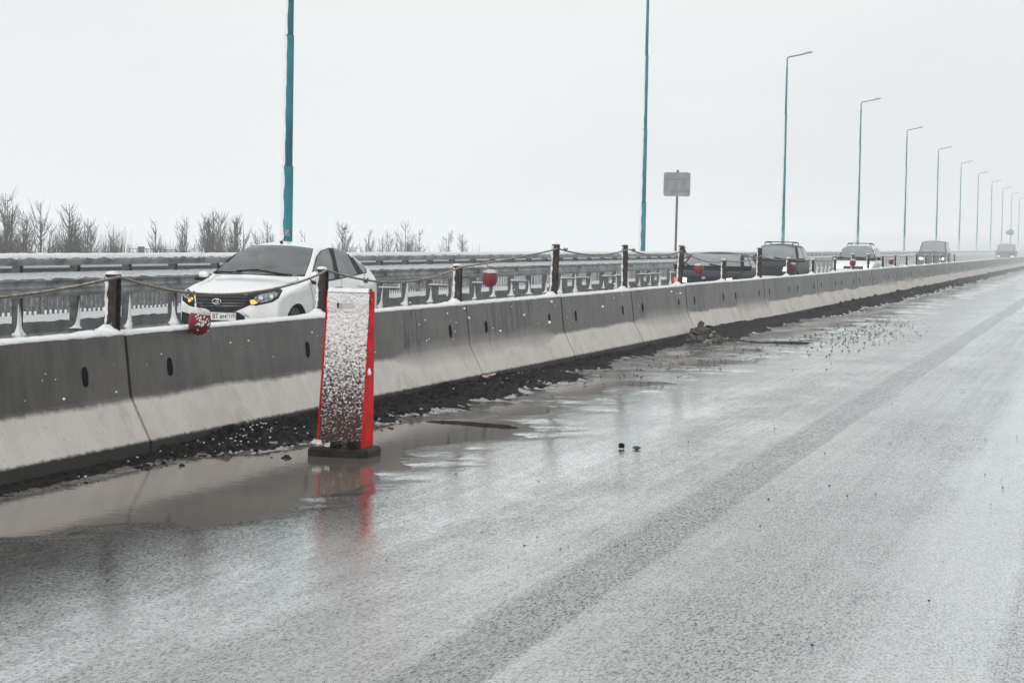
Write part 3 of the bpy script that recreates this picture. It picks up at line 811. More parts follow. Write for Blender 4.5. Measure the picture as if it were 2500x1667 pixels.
# open frame: front board with a handle slot, two wedge cheeks
slot = (-.085, .045, 1.075, 1.118)
def half(z): return W0 / 2 - .0 * z
zz = [Hb, .4, .8, slot[2], slot[3], Hd - .03, Hd]
def bx(x0, x1, z0, z1, t=.018):
    vs = [(x, yface(z) + dy, z) for x in (x0, x1) for z in (z0, z1) for dy in (0, t)]
    mb.add(vs, [(0, 1, 3, 2), (4, 6, 7, 5), (0, 4, 5, 1), (2, 3, 7, 6), (0, 2, 6, 4), (1, 5, 7, 3)])
hw = W0 / 2
bx(-hw, hw, Hb, slot[2]); bx(-hw, slot[0], slot[2], slot[3]); bx(slot[1], hw, slot[2], slot[3]); bx(-hw, hw, slot[3], Hd)
mb.build('face', M['face_dirt'], dl)
for sx_ in (-1, 1):
    mb = MB(); x0 = sx_ * hw
    zs = np.linspace(Hb, Hd + .005, 12); vs = []
    for z in zs:
        w = .0 if z < Hd - .03 else .008
        for x, y in ((x0, yface(z) - .006), (x0 + sx_ * .012, yface(z) - .006 + w), (x0 + sx_ * .012, yback(z)), (x0, yback(z))): vs.append((x, y, z))
    mb.add(vs, [(i * 4 + k, i * 4 + (k + 1) % 4, i * 4 + 4 + (k + 1) % 4, i * 4 + 4 + k) for i in range(11) for k in range(4)] + [(0, 1, 2, 3), (44, 45, 46, 47)])
    mb.build('side_panel', M['bright_red'], dl)
mb = MB(); vs = []
mb.box((0, .055, Hd - .008), (W0 - .004, .075, .016)); mb.build('top_edge', M['bright_red'], dl)
mb = MB()
pts2 = [(-.225, -.17), (.16, -.17), (.215, -.10), (.215, .17), (-.225, .17)]
n = len(pts2)
mb.add([(x, y, z) for z in (-.01, .05) for x, y in pts2] + [(x * .93, y * .88, .068) for x, y in pts2], [tuple(range(n))[::-1]] + [(a * n + i, a * n + (i + 1) % n, (a + 1) * n + (i + 1) % n, (a + 1) * n + i) for a in (0, 1) for i in range(n)] + [tuple(range(2 * n, 3 * n))])
mb.build('base', M['rubber'], dl)
# clotted snow crust: a real relief with holes
def crust():
    mb = MB(); nx_, nz_ = 74, 250
    xs_ = np.linspace(-hw + .004, hw - .004, nx_); zs_ = np.linspace(Hb + .02, Hd + .012, nz_)
    XX_, ZZ_ = np.meshgrid(xs_, zs_, indexing='ij')
    hgt = .010 + .012 * fbm(XX_ * 38, ZZ_ * 50, 4) + .010 * (vnoise(XX_ * 110, ZZ_ * 150) - .5)
    cov = .011 * sstep(.3, 1.0, ZZ_) - .007 * sstep(.75, .3, ZZ_) + .012 * fbm(XX_ * 10, ZZ_ * 7, 3) + .02 * sstep(1.02, 1.14, ZZ_)
    t = hgt + cov
    edge = np.minimum(XX_ + hw, hw - XX_)
    t = t - .012 * (1 - sstep(0, .02, edge))
    vs = []; idm = {}
    keep = t > -1
    inslot = (XX_ > slot[0] + .004) & (XX_ < slot[1] - .004) & (ZZ_ > slot[2] + .004) & (ZZ_ < slot[3] - .004)
    keep &= ~inslot
    for i in range(nx_):
        for j in range(nz_):
            idm[i, j] = len(vs); vs.append((xs_[i], yface(zs_[j]) - max(.0012, t[i, j] * .75), zs_[j]))
    fs = []
    for i in range(nx_ - 1):
        for j in range(nz_ - 1):
            if keep[i, j] and keep[i + 1, j] and keep[i, j + 1] and keep[i + 1, j + 1]:
                fs.append((idm[i, j], idm[i + 1, j], idm[i + 1, j + 1], idm[i, j + 1]))
    mb.add(vs, fs, True)
    return mb.build('snow_crust', M['crust'], dl)
crust()
mb = MB(); vs = []
n = 12
for i in range(8):
    a = i / 7 * math.pi
    for k in range(n):
        x = -hw + .01 + (W0 - .02) * k / (n - 1)
        vs.append((x, .05 - .052 * math.cos(a), Hd + (.028 + .010 * mnoise.noise((x * 30, 0, 2))) * math.sin(a) - .002))
mb.add(vs, [(i * n + k, i * n + k + 1, (i + 1) * n + k + 1, (i + 1) * n + k) for i in range(7) for k in range(n - 1)], True)
mb.build('snow_cap', M['snow'], dl)
mb = MB(); rock(mb, (hw + .012, yface(.62) + .02, .62), .022, 3.1, 1.3) if 'rock' in globals() else None
if mb.v: mb.build('snow_lump', M['snow'], dl)

rs = random.Random(11)
st = [('stone lying on the left end of the delineator base', -.17, -.10, .045, 'dirty_snow'), ('dark stone in the middle of the delineator base', -.02, -.13, .045, 'mud'), ('dark rounded stone at the right of the delineator base', .11, -.125, .05, 'mud'), ('small snowy stone between the others on the delineator base', -.08, -.115, .032, 'dirty_snow')]
for i, (lab, x, y, s, m_) in enumerate(st):
    mb = MB(); rock(mb, (0, 0, 0), s, i * 3.3, .62); o = mb.build('stone', M[m_], None, (-5.30 + x, 14.05 + y, .068 + s * .5)); tag(o, lab, 'stone', 'stones weighing down the delineator base')

# ------------------------------------------------------------------ clods, rubble, debris
mb = MB()
for i in range(2600):
    yy = rs.choice([rs.uniform(12.6, 17), rs.uniform(14, 22), rs.uniform(9.5, 30), rs.uniform(13.5, 18)])
    w_ = .62 if 13.5 < yy < 20 else .36
    xx = FX + .05 + abs(rs.gauss(0, w_ * .45))
    if xx > FX + 1.2: continue
    h, _ = road_h(np.array([[xx]]), np.array([[yy]]))
    s = .006 + .016 * rs.random() ** 2.2 + (.022 if rs.random() < .03 else 0)
    rock(mb, (xx, yy, max(0, float(h[0, 0])) - s * .05), s, i * .7, .6)
tag(mb.build('asphalt_crumbs', M['mud']), 'black crumbs of broken asphalt heaped along the foot of the barrier', 'rubble', kind='stuff')
mb = MB()
for i in range(110):
    yy = rs.choice([rs.gauss(14.1, .3), rs.gauss(14.9, .25), rs.uniform(11, 24)]); xx = FX + .10 + abs(rs.gauss(0, .2)); s = rs.uniform(.003, .009)
    h, _ = road_h(np.array([[xx]]), np.array([[yy]]))
    rock(mb, (xx, yy, max(0, float(h[0, 0])) + s * .6 + .012), s, i, .6)
tag(mb.build('snow_crumbs', M['snow']), 'specks of snow caught on the black crumbs along the barrier', 'snow', kind='stuff')
mb = MB()
for i in range(700):
    t = rs.random()
    if t < .5: yy = rs.gauss(38, 4); xx = -4.2 + rs.gauss(0, .45) - (yy - 38) * .03
    elif t < .8: yy = rs.uniform(22, 34); xx = rs.uniform(-6.0, -4.6)
    else: yy = rs.uniform(8, 40); xx = rs.uniform(-4.5, -.3)
    s = rs.uniform(.005, .012) if t >= .5 else rs.uniform(.006, .016)
    if t >= .8: s *= .6
    rock(mb, (xx, yy, .016), s, i * 1.1, .6)
tag(mb.build('grit', M['mud']), 'small dark bits of grit scattered over the wet road', 'grit', kind='stuff')

hp = empty('rubble_heap', (FX + .15, 33.2, 0)); tag(hp, 'heap of broken asphalt and dirty ice lumps against the foot of the barrier', 'rubble heap')
for m_, cnt, nm in (('rubble', 90, 'asphalt_lumps'), ('slush', 40, 'ice_lumps')):
    mb = MB()
    for i in range(cnt):
        a = rs.gauss(-.1, .42); b_ = abs(rs.gauss(0, .22)); top = max(.02, .24 - abs(a) * .25 - b_ * .4)
        s = rs.uniform(.03, .085) * (1 if m_ == 'rubble' else .55)
        rock(mb, (b_ + (.1 if m_ != 'rubble' else 0), a, rs.uniform(.0, top)), s, i * 2.1 + len(nm), .75)
    for s_, a, z in ((.055, .25, .26), (.05, .2, .21), (.05, .32, .20), (.045, -.45, .17), (.045, .6, .15)):
        if m_ == 'rubble': rock(mb, (.03, a, z), s_, a * 9, 1)
    mb.build(nm, M[m_], hp)['kind'] = 'stuff'
mb = MB(); vs = []
for i in range(40):
    for k in range(12):
        t = i / 39; u = k / 11
        y = 33.7 + t * 11; x = FX + .02 + u * (.75 - .35 * t)
        hgt = (1 - u ** 1.5) * (.17 - .09 * t + .04 * mnoise.noise((t * 9, 0, 0))) * min(1, t * 8 + .4) + .03 * mnoise.noise((x * 6, y * 3, 0))
        vs.append((x, y, hgt + .004))
mb.add(vs, [(i * 12 + k, i * 12 + k + 1, i * 12 + k + 13, i * 12 + k + 12) for i in range(39) for k in range(11)], True)
tag(mb.build('silt_bank', M['mud']), 'long dark bank of silt trailing behind the rubble heap along the barrier', 'silt bank', kind='stuff')
# low black mud lips around the puddles
def lip(path, w, hgt, lab):
    mb = MB(); n = 7; vs = []
    m = 60
    for i in range(m):
        t = i / (m - 1); f = t * (len(path) - 1); a = min(int(f), len(path) - 2); p = Vector(path[a]).lerp(Vector(path[a + 1]), f - a)
        ww = w * math.sin(math.pi * t) ** .5 * (1 + .6 * mnoise.noise((t * 14, w, 0)))
        for k in range(n):
            u = k / (n - 1) * 2 - 1
            vs.append((p.x, p.y + u * ww, .001 + hgt * (1 - u * u) * (.5 + .8 * abs(mnoise.noise((t * 22, k * .5, 1)))) * min(1, 6 * t * (1 - t) + .2) - .001))
    mb.add(vs, [(i * n + k, i * n + k + 1, (i + 1) * n + k + 1, (i + 1) * n + k) for i in range(m - 1) for k in range(n - 1)], True)
    tag(mb.build('mud_ridge', M['mud']), lab, 'mud ridge', kind='stuff')
lip([(-5.65, 16.95), (-5.3, 16.95), (-4.95, 16.8), (-4.75, 16.75)], .14, .022, 'low black mud ridge along the far edge of the puddle right of the delineator')
lip([(-5.9, 33.4), (-5.3, 33.0), (-4.9, 33.3), (-4.4, 33.4)], .22, .03, 'low dark mud ridge in the water in front of the rubble heap')
mb = MB()
for i in range(4): rock(mb, (.03 * i - .04, .02 * (i % 2), .01 * i), .035 - .005 * i, i * 2.2, .45)
tag(mb.build('pale_scrap', M['pink'], None, (-6.32, 21.1, .12)), 'pinkish torn scrap lying on the black crumbs at the foot of the barrier', 'scrap')
mb = MB(); mb.box((0, 0, .02), (.042, .035, .034)); mb.box((.0, -.01, .04), (.012, .03, .008)); bevel(tag(mb.build('debris_piece', M['mud'], None, (-3.52, 15.34, .018)), 'small black square piece of debris lying on the wet road', 'debris'), .004)
mb = MB(); rock(mb, (0, 0, .012), .026, 4.4, .55); tag(mb.build('debris_piece', M['debris_green'], None, (-3.40, 15.33, .018)), 'small dark green chip of debris right of the black one on the road', 'debris')

# ------------------------------------------------------------------ cars
def poly_inside(p, poly):
    x, y = p; c = False; j = len(poly) - 1
    for i in range(len(poly)):
        xi, yi = poly[i]; xj, yj = poly[j]
        if (yi > y) != (yj > y) and x < (xj - xi) * (y - yi) / (yj - yi) + xi: c = not c
        j = i
    return c
class Car:
    def __init__(s, name, loc, rz, ctrl, a, crown, W, zb, tum, paint, arches, r=.06, core=.5, wlist=None):
        s.root = empty(name, loc, rz); s.Mw = Matrix.Translation(loc) @ Matrix.Rotation(rz, 4, 'Z'); s.Mi = s.Mw.inverted()
        s.W = W; s.zb = zb; s.tum = tum; s.paint = paint
        C = []
        n = len(ctrl)
        for i in range(n):
            p, q_ = ctrl[i], ctrl[(i + 1) % n]
            d = math.dist(p, q_); m = max(1, int(d / .035))
            for k in range(m):
                t = k / m
                C.append([p[0] + (q_[0] - p[0]) * t, p[1] + (q_[1] - p[1]) * t, a[i] + (a[(i + 1) % n] - a[i]) * t, crown[i] + (crown[(i + 1) % n] - crown[i]) * t])
        C = np.array(C)
        for _ in range(5): C = .5 * C + .25 * (np.roll(C, 1, 0) + np.roll(C, -1, 0))
        nt_ = 15; nq = 15; ns = len(C)
        ts = np.linspace(0, 1, nt_)
        qs = np.array([0, .015, .035, .06, .09, .13, .18, .25, .33, .42, .52, .63, .75, .88, 1.0])
        ymin, ymax = C[:, 0].min(), C[:, 0].max()
        vs = []; 
        for side in (1, -1):
            for (y, z, aa, cr) in C:
                ye, ze = y + aa, z - cr
                ky = min(max(ye, ymin + 1.0), ymax - .9); kz = core
                dist = max(.05, math.dist((ye, ze), (ky, kz)))
                xe = s.hx(ye, ze) - r
                for t in ts[:-1] if True else ():
                    vs.append((side * xe * t, y + aa * t * t, z - cr * t * t))
                for q_ in qs:
                    yy, zz_ = ye + (ky - ye) * q_, ze + (kz - ze) * q_
                    e = min(1, q_ * dist / r)
                    x = s.hx(yy, zz_) - r * (1 - math.sqrt(max(0, 1 - (1 - e) ** 2)))
                    vs.append((side * x, yy, zz_))
        per = nt_ - 1 + nq
        V = [Vector(v) for v in vs]
        fs = []
        for sd in range(2):
            o = sd * ns * per
            for i in range(ns):
                i2 = (i + 1) % ns
                for k in range(per - 1):
                    fs.append((o + i * per + k, o + i2 * per + k, o + i2 * per + k + 1, o + i * per + k + 1))
        s.fullbvh = BVHTree.FromPolygons(V, fs)
        s.V = V; s.F = fs; s.arches = arches; s.holes = []
    def hx(s, y, z):
        w = float(np.interp(y, [p[0] for p in s.W], [p[1] for p in s.W]))
        if z > s.zb: w -= s.tum * (z - s.zb)
        w -= .05 * max(0, (.5 - z)) + .03 * max(0, z - .75) * (z < s.zb + 9)
        return max(.05, w)
    def finish(s):
        V = [v.copy() for v in s.V]; fs = []
        for f in s.F:
            c = sum((V[i] for i in f), Vector()) / 4
            dead = False
            for (cy, cz, cr) in s.arches:
                if math.hypot(c.y - cy, c.z - cz) < cr and abs(c.x) > .35: dead = True
            if not dead:
                for test in s.holes:
                    if test(c): dead = True; break
            if not dead: fs.append(f)
        # snap arch rims onto a circle
        from collections import Counter
        ec = Counter()
        for f in fs:
            for k in range(4): ec[tuple(sorted((f[k], f[(k + 1) % 4])))] += 1
        for (a_, b_), n_ in ec.items():
            if n_ == 1:
                for i in (a_, b_):
                    for (cy, cz, cr) in s.arches:
                        d = math.hypot(V[i].y - cy, V[i].z - cz)
                        if abs(d - cr) < .06 and d > .01 and abs(V[i].x) > .35:
                            V[i].y = cy + (V[i].y - cy) * cr / d; V[i].z = cz + (V[i].z - cz) * cr / d
        mb = MB(); mb.add(V, fs, True); o = mb.build('body', s.paint, s.root)
        bm = bmesh.new(); bm.from_mesh(o.data); bmesh.ops.remove_doubles(bm, verts=bm.verts, dist=.0005); bmesh.ops.recalc_face_normals(bm, faces=bm.faces); bm.to_mesh(o.data); bm.free()
        s.body = o
        for (cy, cz, cr) in s.arches:
            for sd in (-1, 1):
                mb = MB()
                xo = s.hx(cy, cz + .2) - .005
                n = 24
                for (r0, x0, r1, x1) in ((cr - .004, xo, cr - .01, xo - .28), (cr - .01, xo - .28, .001, xo - .28)):
                    vs = [(sd * x0, cy + r0 * math.cos(a), cz + r0 * math.sin(a)) for a in np.linspace(0, 2 * math.pi, n)] + [(sd * x1, cy + r1 * math.cos(a), cz + r1 * math.sin(a)) for a in np.linspace(0, 2 * math.pi, n)]
                    mb.add(vs, [(i, i + 1, n + i + 1, n + i) for i in range(n - 1)], True)
                mb.build('wheel_arch_liner', M['dark_plastic'], s.root)
        rw = s.arches[0][2] - .045
        for (cy, cz, cr) in s.arches:
            for sd in (-1, 1):
                xo = s.hx(cy, cz + .2) - .03
                Mr_ = Matrix.Rotation(R(90) * sd, 3, 'Y')
                mb = MB(); mb.lathe([(rw * .64, -.0), (rw * .9, .0), (rw * .985, -.03), (rw, -.07), (rw, -.13), (rw * .985, -.17), (rw * .9, -.19), (rw * .64, -.19)], (sd * xo, cy, rw), 32, Mr_)
                w = mb.build('wheel', M['tyre'], s.root)
                mb = MB(); mb.lathe([(rw * .65, -.005), (rw * .60, -.012), (rw * .55, -.03), (.05, -.012), (.045, -.002), (.001, -.002)], (sd * xo, cy, rw), 32, Mr_)
                mb.build('rim', M['rim'], w)
    def patch(s, poly, org, u, v, d, name, mat, off=.004, res=.03, parent=None, mirror=False, smooth=True, cellmax=None):
        """convex polygon in (u,v) coords projected along d onto the body"""
        if not isinstance(org, Vector): org = Vector(org)
        bm = bmesh.new()
        xs_ = [p[0] for p in poly]; ys_ = [p[1] for p in poly]
        nx_ = max(2, int((max(xs_) - min(xs_)) / res) + 1); ny_ = max(2, int((max(ys_) - min(ys_)) / res) + 1)
        gx = np.linspace(min(xs_) - 1e-4, max(xs_) + 1e-4, nx_ + 1); gy = np.linspace(min(ys_) - 1e-4, max(ys_) + 1e-4, ny_ + 1)
        g = [[bm.verts.new((x, y, 0)) for y in gy] for x in gx]
        for i in range(nx_):
            for j in range(ny_): bm.faces.new((g[i][j], g[i + 1][j], g[i + 1][j + 1], g[i][j + 1]))
        area = sum(poly[i][0] * poly[(i + 1) % len(poly)][1] - poly[(i + 1) % len(poly)][0] * poly[i][1] for i in range(len(poly)))
        for i in range(len(poly)):
            p, q_ = Vector((*poly[i], 0)), Vector((*poly[(i + 1) % len(poly)], 0))
            e = q_ - p
            nn = Vector((e.y, -e.x, 0)) * (1 if area > 0 else -1)
            bmesh.ops.bisect_plane(bm, geom=bm.verts[:] + bm.edges[:] + bm.faces[:], plane_co=p, plane_no=nn, clear_outer=True)
        bad = []
        for vt in bm.verts:
            if callable(u):
                o_, dd = u(vt.co.x, vt.co.y)
            else:
                o_ = org + Vector(u) * vt.co.x + Vector(v) * vt.co.y; dd = Vector(d).normalized()
            hit = s.fullbvh.ray_cast(o_, dd)
            if hit[0] is None: bad.append(vt); continue
            nrm = hit[1]
            if nrm.dot(dd) > 0: nrm = -nrm
            vt.co = hit[0] + nrm * off
        bmesh.ops.delete(bm, geom=bad, context='VERTS')
        if mirror:
            for vt in bm.verts: vt.co.x = -vt.co.x
        me_ = bpy.data.meshes.new(name); bmesh.ops.recalc_face_normals(bm, faces=bm.faces); bm.to_mesh(me_); bm.free()
        me_.polygons.foreach_set('use_smooth', [smooth] * len(me_.polygons))
        me_.materials.append(mat); o = bpy.data.objects.new(name, me_); COL.objects.link(o); o.parent = parent or s.root
        return o
    def front(s, poly, name, mat, **k): return s.patch(poly, (0, -3, 0), (1, 0, 0), (0, 0, 1), (0, 1, 0), name, mat, **k)
    def side(s, poly, name, mat, sd, **k): return s.patch(poly, (3 * sd, 0, 0), (0, 1, 0), (0, 0, 1), (-sd, 0, 0), name, mat, **k)
    def px(s, poly, name, mat, f=None, **k):
        """polygon in source pixels, from the crop grid"""
        cam_l = s.Mi @ Vector((0, 0, HC)); Ri = s.Mi.to_3x3()
        fn = lambda x, y: (cam_l, (Ri @ pray(x, y)).normalized())
        k.setdefault('res', 4)
        return s.patch(poly, (0, 0, 0), fn, None, None, name, mat, **k)
    def ribbon(s, pl, w, name, mat, off=.003, parent=None, mirror=False):
        cam_l = s.Mi @ Vector((0, 0, HC)); Ri = s.Mi.to_3x3(); P_ = []
        for i in range(len(pl) - 1):
            for k in range(8):
                t = k / 8; P_.append((pl[i][0] + (pl[i + 1][0] - pl[i][0]) * t, pl[i][1] + (pl[i + 1][1] - pl[i][1]) * t))
        P_.append(pl[-1]); H_ = []
        for p in P_:
            h = s.fullbvh.ray_cast(cam_l, (Ri @ pray(*p)).normalized())
            if h[0] is None: continue
            n_ = h[1]
            if n_.dot(h[0] - cam_l) > 0: n_ = -n_
            H_.append((h[0], n_))
        mb = MB(); vs = []
        for i, (p, n_) in enumerate(H_):
            d = (H_[min(i + 1, len(H_) - 1)][0] - H_[max(i - 1, 0)][0]).normalized(); b_ = d.cross(n_).normalized() * w / 2
            for q_ in (p - b_, p + b_):
                q_ = q_ + n_ * off; vs.append((-q_.x if mirror else q_.x, q_.y, q_.z))
        mb.add(vs, [(2 * i, 2 * i + 1, 2 * i + 3, 2 * i + 2) for i in range(len(H_) - 1)], True)
        return mb.build(name, mat, parent or s.root)

def crop(l): return [(400 + x / 3.92, 540 + y / 3.92) for x, y in l]

# --- white hatchback
ctrl = [(.30, .20), (.10, .22), (.02, .32), (.0, .45), (.02, .56), (.05, .645), (.13, .725), (.40, .815), (.75, .89), (1.08, .955), (1.16, .985), (1.48, 1.21), (1.80, 1.40), (2.02, 1.462), (2.35, 1.495), (2.75, 1.49), (3.15, 1.43), (3.45, 1.34), (3.85, 1.17), (4.05, 1.08), (4.16, 1.02), (4.21, .85), (4.24, .55), (4.20, .30), (4.05, .20), (3.0, .19), (1.3, .19)]
aa = [.2, .24, .27, .27, .26, .24, .20, .08, .02, .08, .15, .14, .11, .05, 0, 0, -.03, -.06, -.08, -.08, -.10, -.12, -.14, -.12, -.1, 0, 0]
cc = [0, 0, 0, 0, 0, .0, .01, .03, .045, .04, .02, .03, .045, .06, .07, .07, .06, .05, .04, .03, .03, 0, 0, 0, 0, 0, 0]
Wc = [(0, .66), (.27, .755), (.5, .81), (.85, .845), (1.6, .85), (3.3, .85), (3.8, .82), (4.1, .77), (4.25, .70)]
car = Car('white_hatchback', (-11.887, 26.45, 0), -.024, ctrl, aa, cc, Wc, .90, .46, M['white_paint'], [(.80, .29, .33), (3.28, .29, .33)])
tag(car.root, 'white five door hatchback with amber indicators lit, driving behind the concrete barrier', 'car', 'cars driving on the far carriageway')
ws = crop([(738, 238), (1000, 231), (1250, 240), (1426, 265), (1395, 390), (1343, 527), (1150, 527), (800, 509), (448, 505), (590, 352)])
cx_ = sum(p[0] for p in ws) / len(ws); cy_ = sum(p[1] for p in ws) / len(ws)
ws_in = [(cx_ + (x - cx_) * .965, cy_ + (y - cy_) * .94) for x, y in ws]
def world_px(v):
    c = CM.to_3x3().transposed() @ (v - Vector((0, 0, HC)))
    return (1250 + 5000 * c.x / -c.z, 833.5 - 5000 * c.y / -c.z)
car.holes.append(lambda c: .9 < c.y < 2.3 and c.z > .95 and poly_inside(world_px(car.Mw @ c), ws_in))
car.finish()
w_o = car.px(ws, 'windscreen', M['glass'], off=.006, res=5)
# black edge band round the glass
mbk = MB(); rb = []
cam_l = car.Mi @ Vector((0, 0, HC)); Ri = car.Mi.to_3x3()
def bcast(q_):
    dd = (Ri @ pray(*q_)).normalized(); h = car.fullbvh.ray_cast(cam_l, dd)
    if h[0] is None: h = car.fullbvh.find_nearest(cam_l + dd * 28.5)
    return h
for f_ in (1.012, .955):
    for i in range(len(ws)):
        for k in range(6):
            t = k / 6; p = (ws[i][0] * (1 - t) + ws[(i + 1) % len(ws)][0] * t, ws[i][1] * (1 - t) + ws[(i + 1) % len(ws)][1] * t)
            q_ = (cx_ + (p[0] - cx_) * f_, cy_ + (p[1] - cy_) * f_)
            g_ = f_
            while True:
                h = car.fullbvh.ray_cast(cam_l, (Ri @ pray(*q_)).normalized())
                if (h[0] is not None and h[0].z > .85) or g_ < .8: break
                g_ -= .01; q_ = (cx_ + (p[0] - cx_) * g_, cy_ + (p[1] - cy_) * g_)
            n_ = h[1] if h[1].dot(h[0] - cam_l) < 0 else -h[1]
            rb.append(h[0] + n_ * .0035)
m_ = len(rb) // 2
mbk.add(rb, [(i, (i + 1) % m_, m_ + (i + 1) % m_, m_ + i) for i in range(m_)], True); mbk.build('glass_edge', M['black'], w_o)
sidew = [('side_window', [(1427, 484), (1465, 345), (1505, 290), (1570, 266), (1600, 350), (1632, 550), (1432, 590)]),
         ('side_window', [(1616, 264), (1680, 272), (1742, 302), (1848, 510), (1682, 545)]),
         ('quarter_window', [(1770, 306), (1830, 342), (1922, 440), (1926, 492), (1905, 497)])]
for mir in (False, True):
    car.px(crop([(1417, 494), (1455, 345), (1498, 284), (1575, 257), (1690, 262), (1772, 292), (1845, 342), (1934, 440), (1940, 496), (1690, 554), (1428, 602)]), 'window_surround', M['dark_plastic'], off=.004, mirror=mir)
    for nm, pl in sidew: car.px(crop(pl), nm, M['tint'], off=.008, mirror=mir)
# headlights
def headlight(outer, reflect, turn, turn_on):
    h = car.px(crop(outer), 'headlight', M['dark_plastic'], off=.003, res=3)
    car.px(crop(reflect), 'reflector', M['reflector'], off=.007, res=3, parent=h)
    rx = sum(p[0] for p in reflect) / len(reflect); ry = sum(p[1] for p in reflect) / len(reflect); rw_ = (max(p[0] for p in reflect) - min(p[0] for p in reflect)) * .5
    for fx, rr_ in ((-.45, .30), (.42, .26)):
        cxx, cyy = rx + fx * rw_, ry - fx * 14 * (1 if rw_ > 60 else -1)
        for r2, mt_, nm_, of_ in ((rr_ * rw_, M['dark_plastic'], 'lamp_bowl', .009), (rr_ * rw_ * .72, M['chrome'], 'lamp_lens', .012)):
            car.px(crop([(cxx + r2 * math.cos(a), cyy + .8 * min(r2, 22) * math.sin(a)) for a in np.linspace(0, 2 * math.pi, 14, endpoint=False)]), nm_, mt_, off=of_, res=2, parent=h)
    car.px(crop(turn), 'indicator', M['amber'], off=.009, res=2, parent=h)
    return h
headlight([(782, 709), (950, 672), (1118, 650), (1136, 664), (1100, 738), (1040, 775), (880, 810), (832, 802)],
          [(865, 735), (930, 700), (1060, 680), (1100, 690), (1080, 725), (1010, 765), (925, 785), (880, 770)],
          [(822, 760), (862, 752), (898, 784), (852, 802), (832, 792)], True)
headlight([(206, 626), (285, 692), (300, 770), (292, 825), (242, 808), (162, 747), (156, 700), (176, 652)],
          [(196, 655), (240, 672), (262, 705), (240, 745), (205, 735), (180, 700)],
          [(240, 742), (278, 722), (286, 748), (248, 778), (236, 766)], True)
g = car.px(crop([(300, 695), (780, 708), (834, 800), (690, 862), (430, 862), (318, 825)]), 'grille', M['dark_plastic'], off=.004, res=3)
M['grille_line'] = simple('grille_gloss', (.05, .052, .056), .25, scale=20)
for k, (yl, yr) in enumerate(((722, 735), (752, 764), (782, 790), (812, 812))):
    car.ribbon(crop([(312, yl), (550, (yl + yr) / 2 + 3), (800 - k * 12, yr)]), .011, 'grille_bar', M['grille_line'], off=.016, parent=g)
car.ribbon(crop([(302, 694), (560, 706), (780, 707), (950, 671), (1118, 649)]), .010, 'bonnet_gap', M['black'], off=.003)
# emblem
em = MB()
ec = Vector((0, -.012, .60))
hh_ = bcast(crop([(511, 768)])[0])[0]
ec = hh_ + Vector((0, -.022, 0))
em.tube([ec + Vector((.066 * math.cos(a), 0, .037 * math.sin(a))) for a in np.linspace(0, 2 * math.pi, 30)], .0065, 6, cap=False)
em.tube([ec + Vector(p) for p in ((-.040, -.002, -.014), (-.015, -.002, -.016), (.012, -.002, -.012), (.040, -.002, -.002))], .006, 6)
em.tube([ec + Vector(p) for p in ((-.012, -.002, -.012), (-.008, -.002, .010), (.006, -.002, .022), (.020, -.002, .016), (.024, -.002, .004), (.014, -.002, -.006))], .006, 6)
em.build('emblem', M['chrome'], g)
mb = MB(); pts3 = [ec + Vector((.064 * math.cos(a), .006, .035 * math.sin(a))) for a in np.linspace(0, 2 * math.pi, 24, endpoint=False)]
mb.add(pts3, [tuple(range(24))]); mb.build('emblem_ground', M['dark_plastic'], g)
# lower intake, fog pods
car.px(crop([(322, 832), (690, 866), (728, 880), (775, 912), (770, 1000), (330, 1000)]), 'lower_intake', M['dark_plastic'], off=.003, res=3)
car.px(crop([(130, 850), (250, 885), (262, 945), (240, 990), (128, 985)]), 'fog_lamp_pod', M['dark_plastic'], off=.004, res=3)
car.px(crop([(720, 862), (745, 858), (830, 920), (770, 912)]), 'bumper_trim', M['chrome'], off=.008, res=3)
# number plate
def text_mesh(body_, size, name, mat, parent, loc, rot, sx_=1.0, ext=.0015):
    cu = bpy.data.curves.new(name, 'FONT'); cu.body = body_; cu.size = size; cu.extrude = ext; cu.align_x = 'CENTER'; cu.align_y = 'CENTER'
    to = bpy.data.objects.new(name, cu); COL.objects.link(to)
    dg = bpy.context.evaluated_depsgraph_get(); me_ = bpy.data.meshes.new_from_object(to.evaluated_get(dg)); bpy.data.objects.remove(to)
    me_.materials.clear(); me_.materials.append(mat)
    o = bpy.data.objects.new(name, me_); COL.objects.link(o); o.parent = parent; o.location = loc; o.rotation_euler = rot; o.scale = (sx_, 1, 1); return o
pl = MB(); pl.box((0, 0, 0), (.52, .01, .115)); plo = pl.build('number_plate', M['plate'], car.root, (.012, -.045, .435)); bevel(plo, .003)
mb = MB()
for x0, x1, z0, z1 in ((-.257, .257, .050, .0535), (-.257, .257, -.0535, -.050), (-.257, -.2535, -.05, .05), (.2535, .257, -.05, .05), (.128, .1315, -.05, .05)):
    mb.box(((x0 + x1) / 2, -.0062, (z0 + z1) / 2), (x1 - x0, .002, z1 - z0))
mb.build('border', M['black'], plo)
text_mesh('87', .098, 'digits', M['black'], plo, (-.058, -.0065, -.002), (R(90), 0, 0), .95)
text_mesh('BM', .078, 'letters', M['black'], plo, (.062, -.0065, -.008), (R(90), 0, 0), .95)
text_mesh('159', .074, 'region_code', M['black'], plo, (.193, -.0065, .006), (R(90), 0, 0), .85)
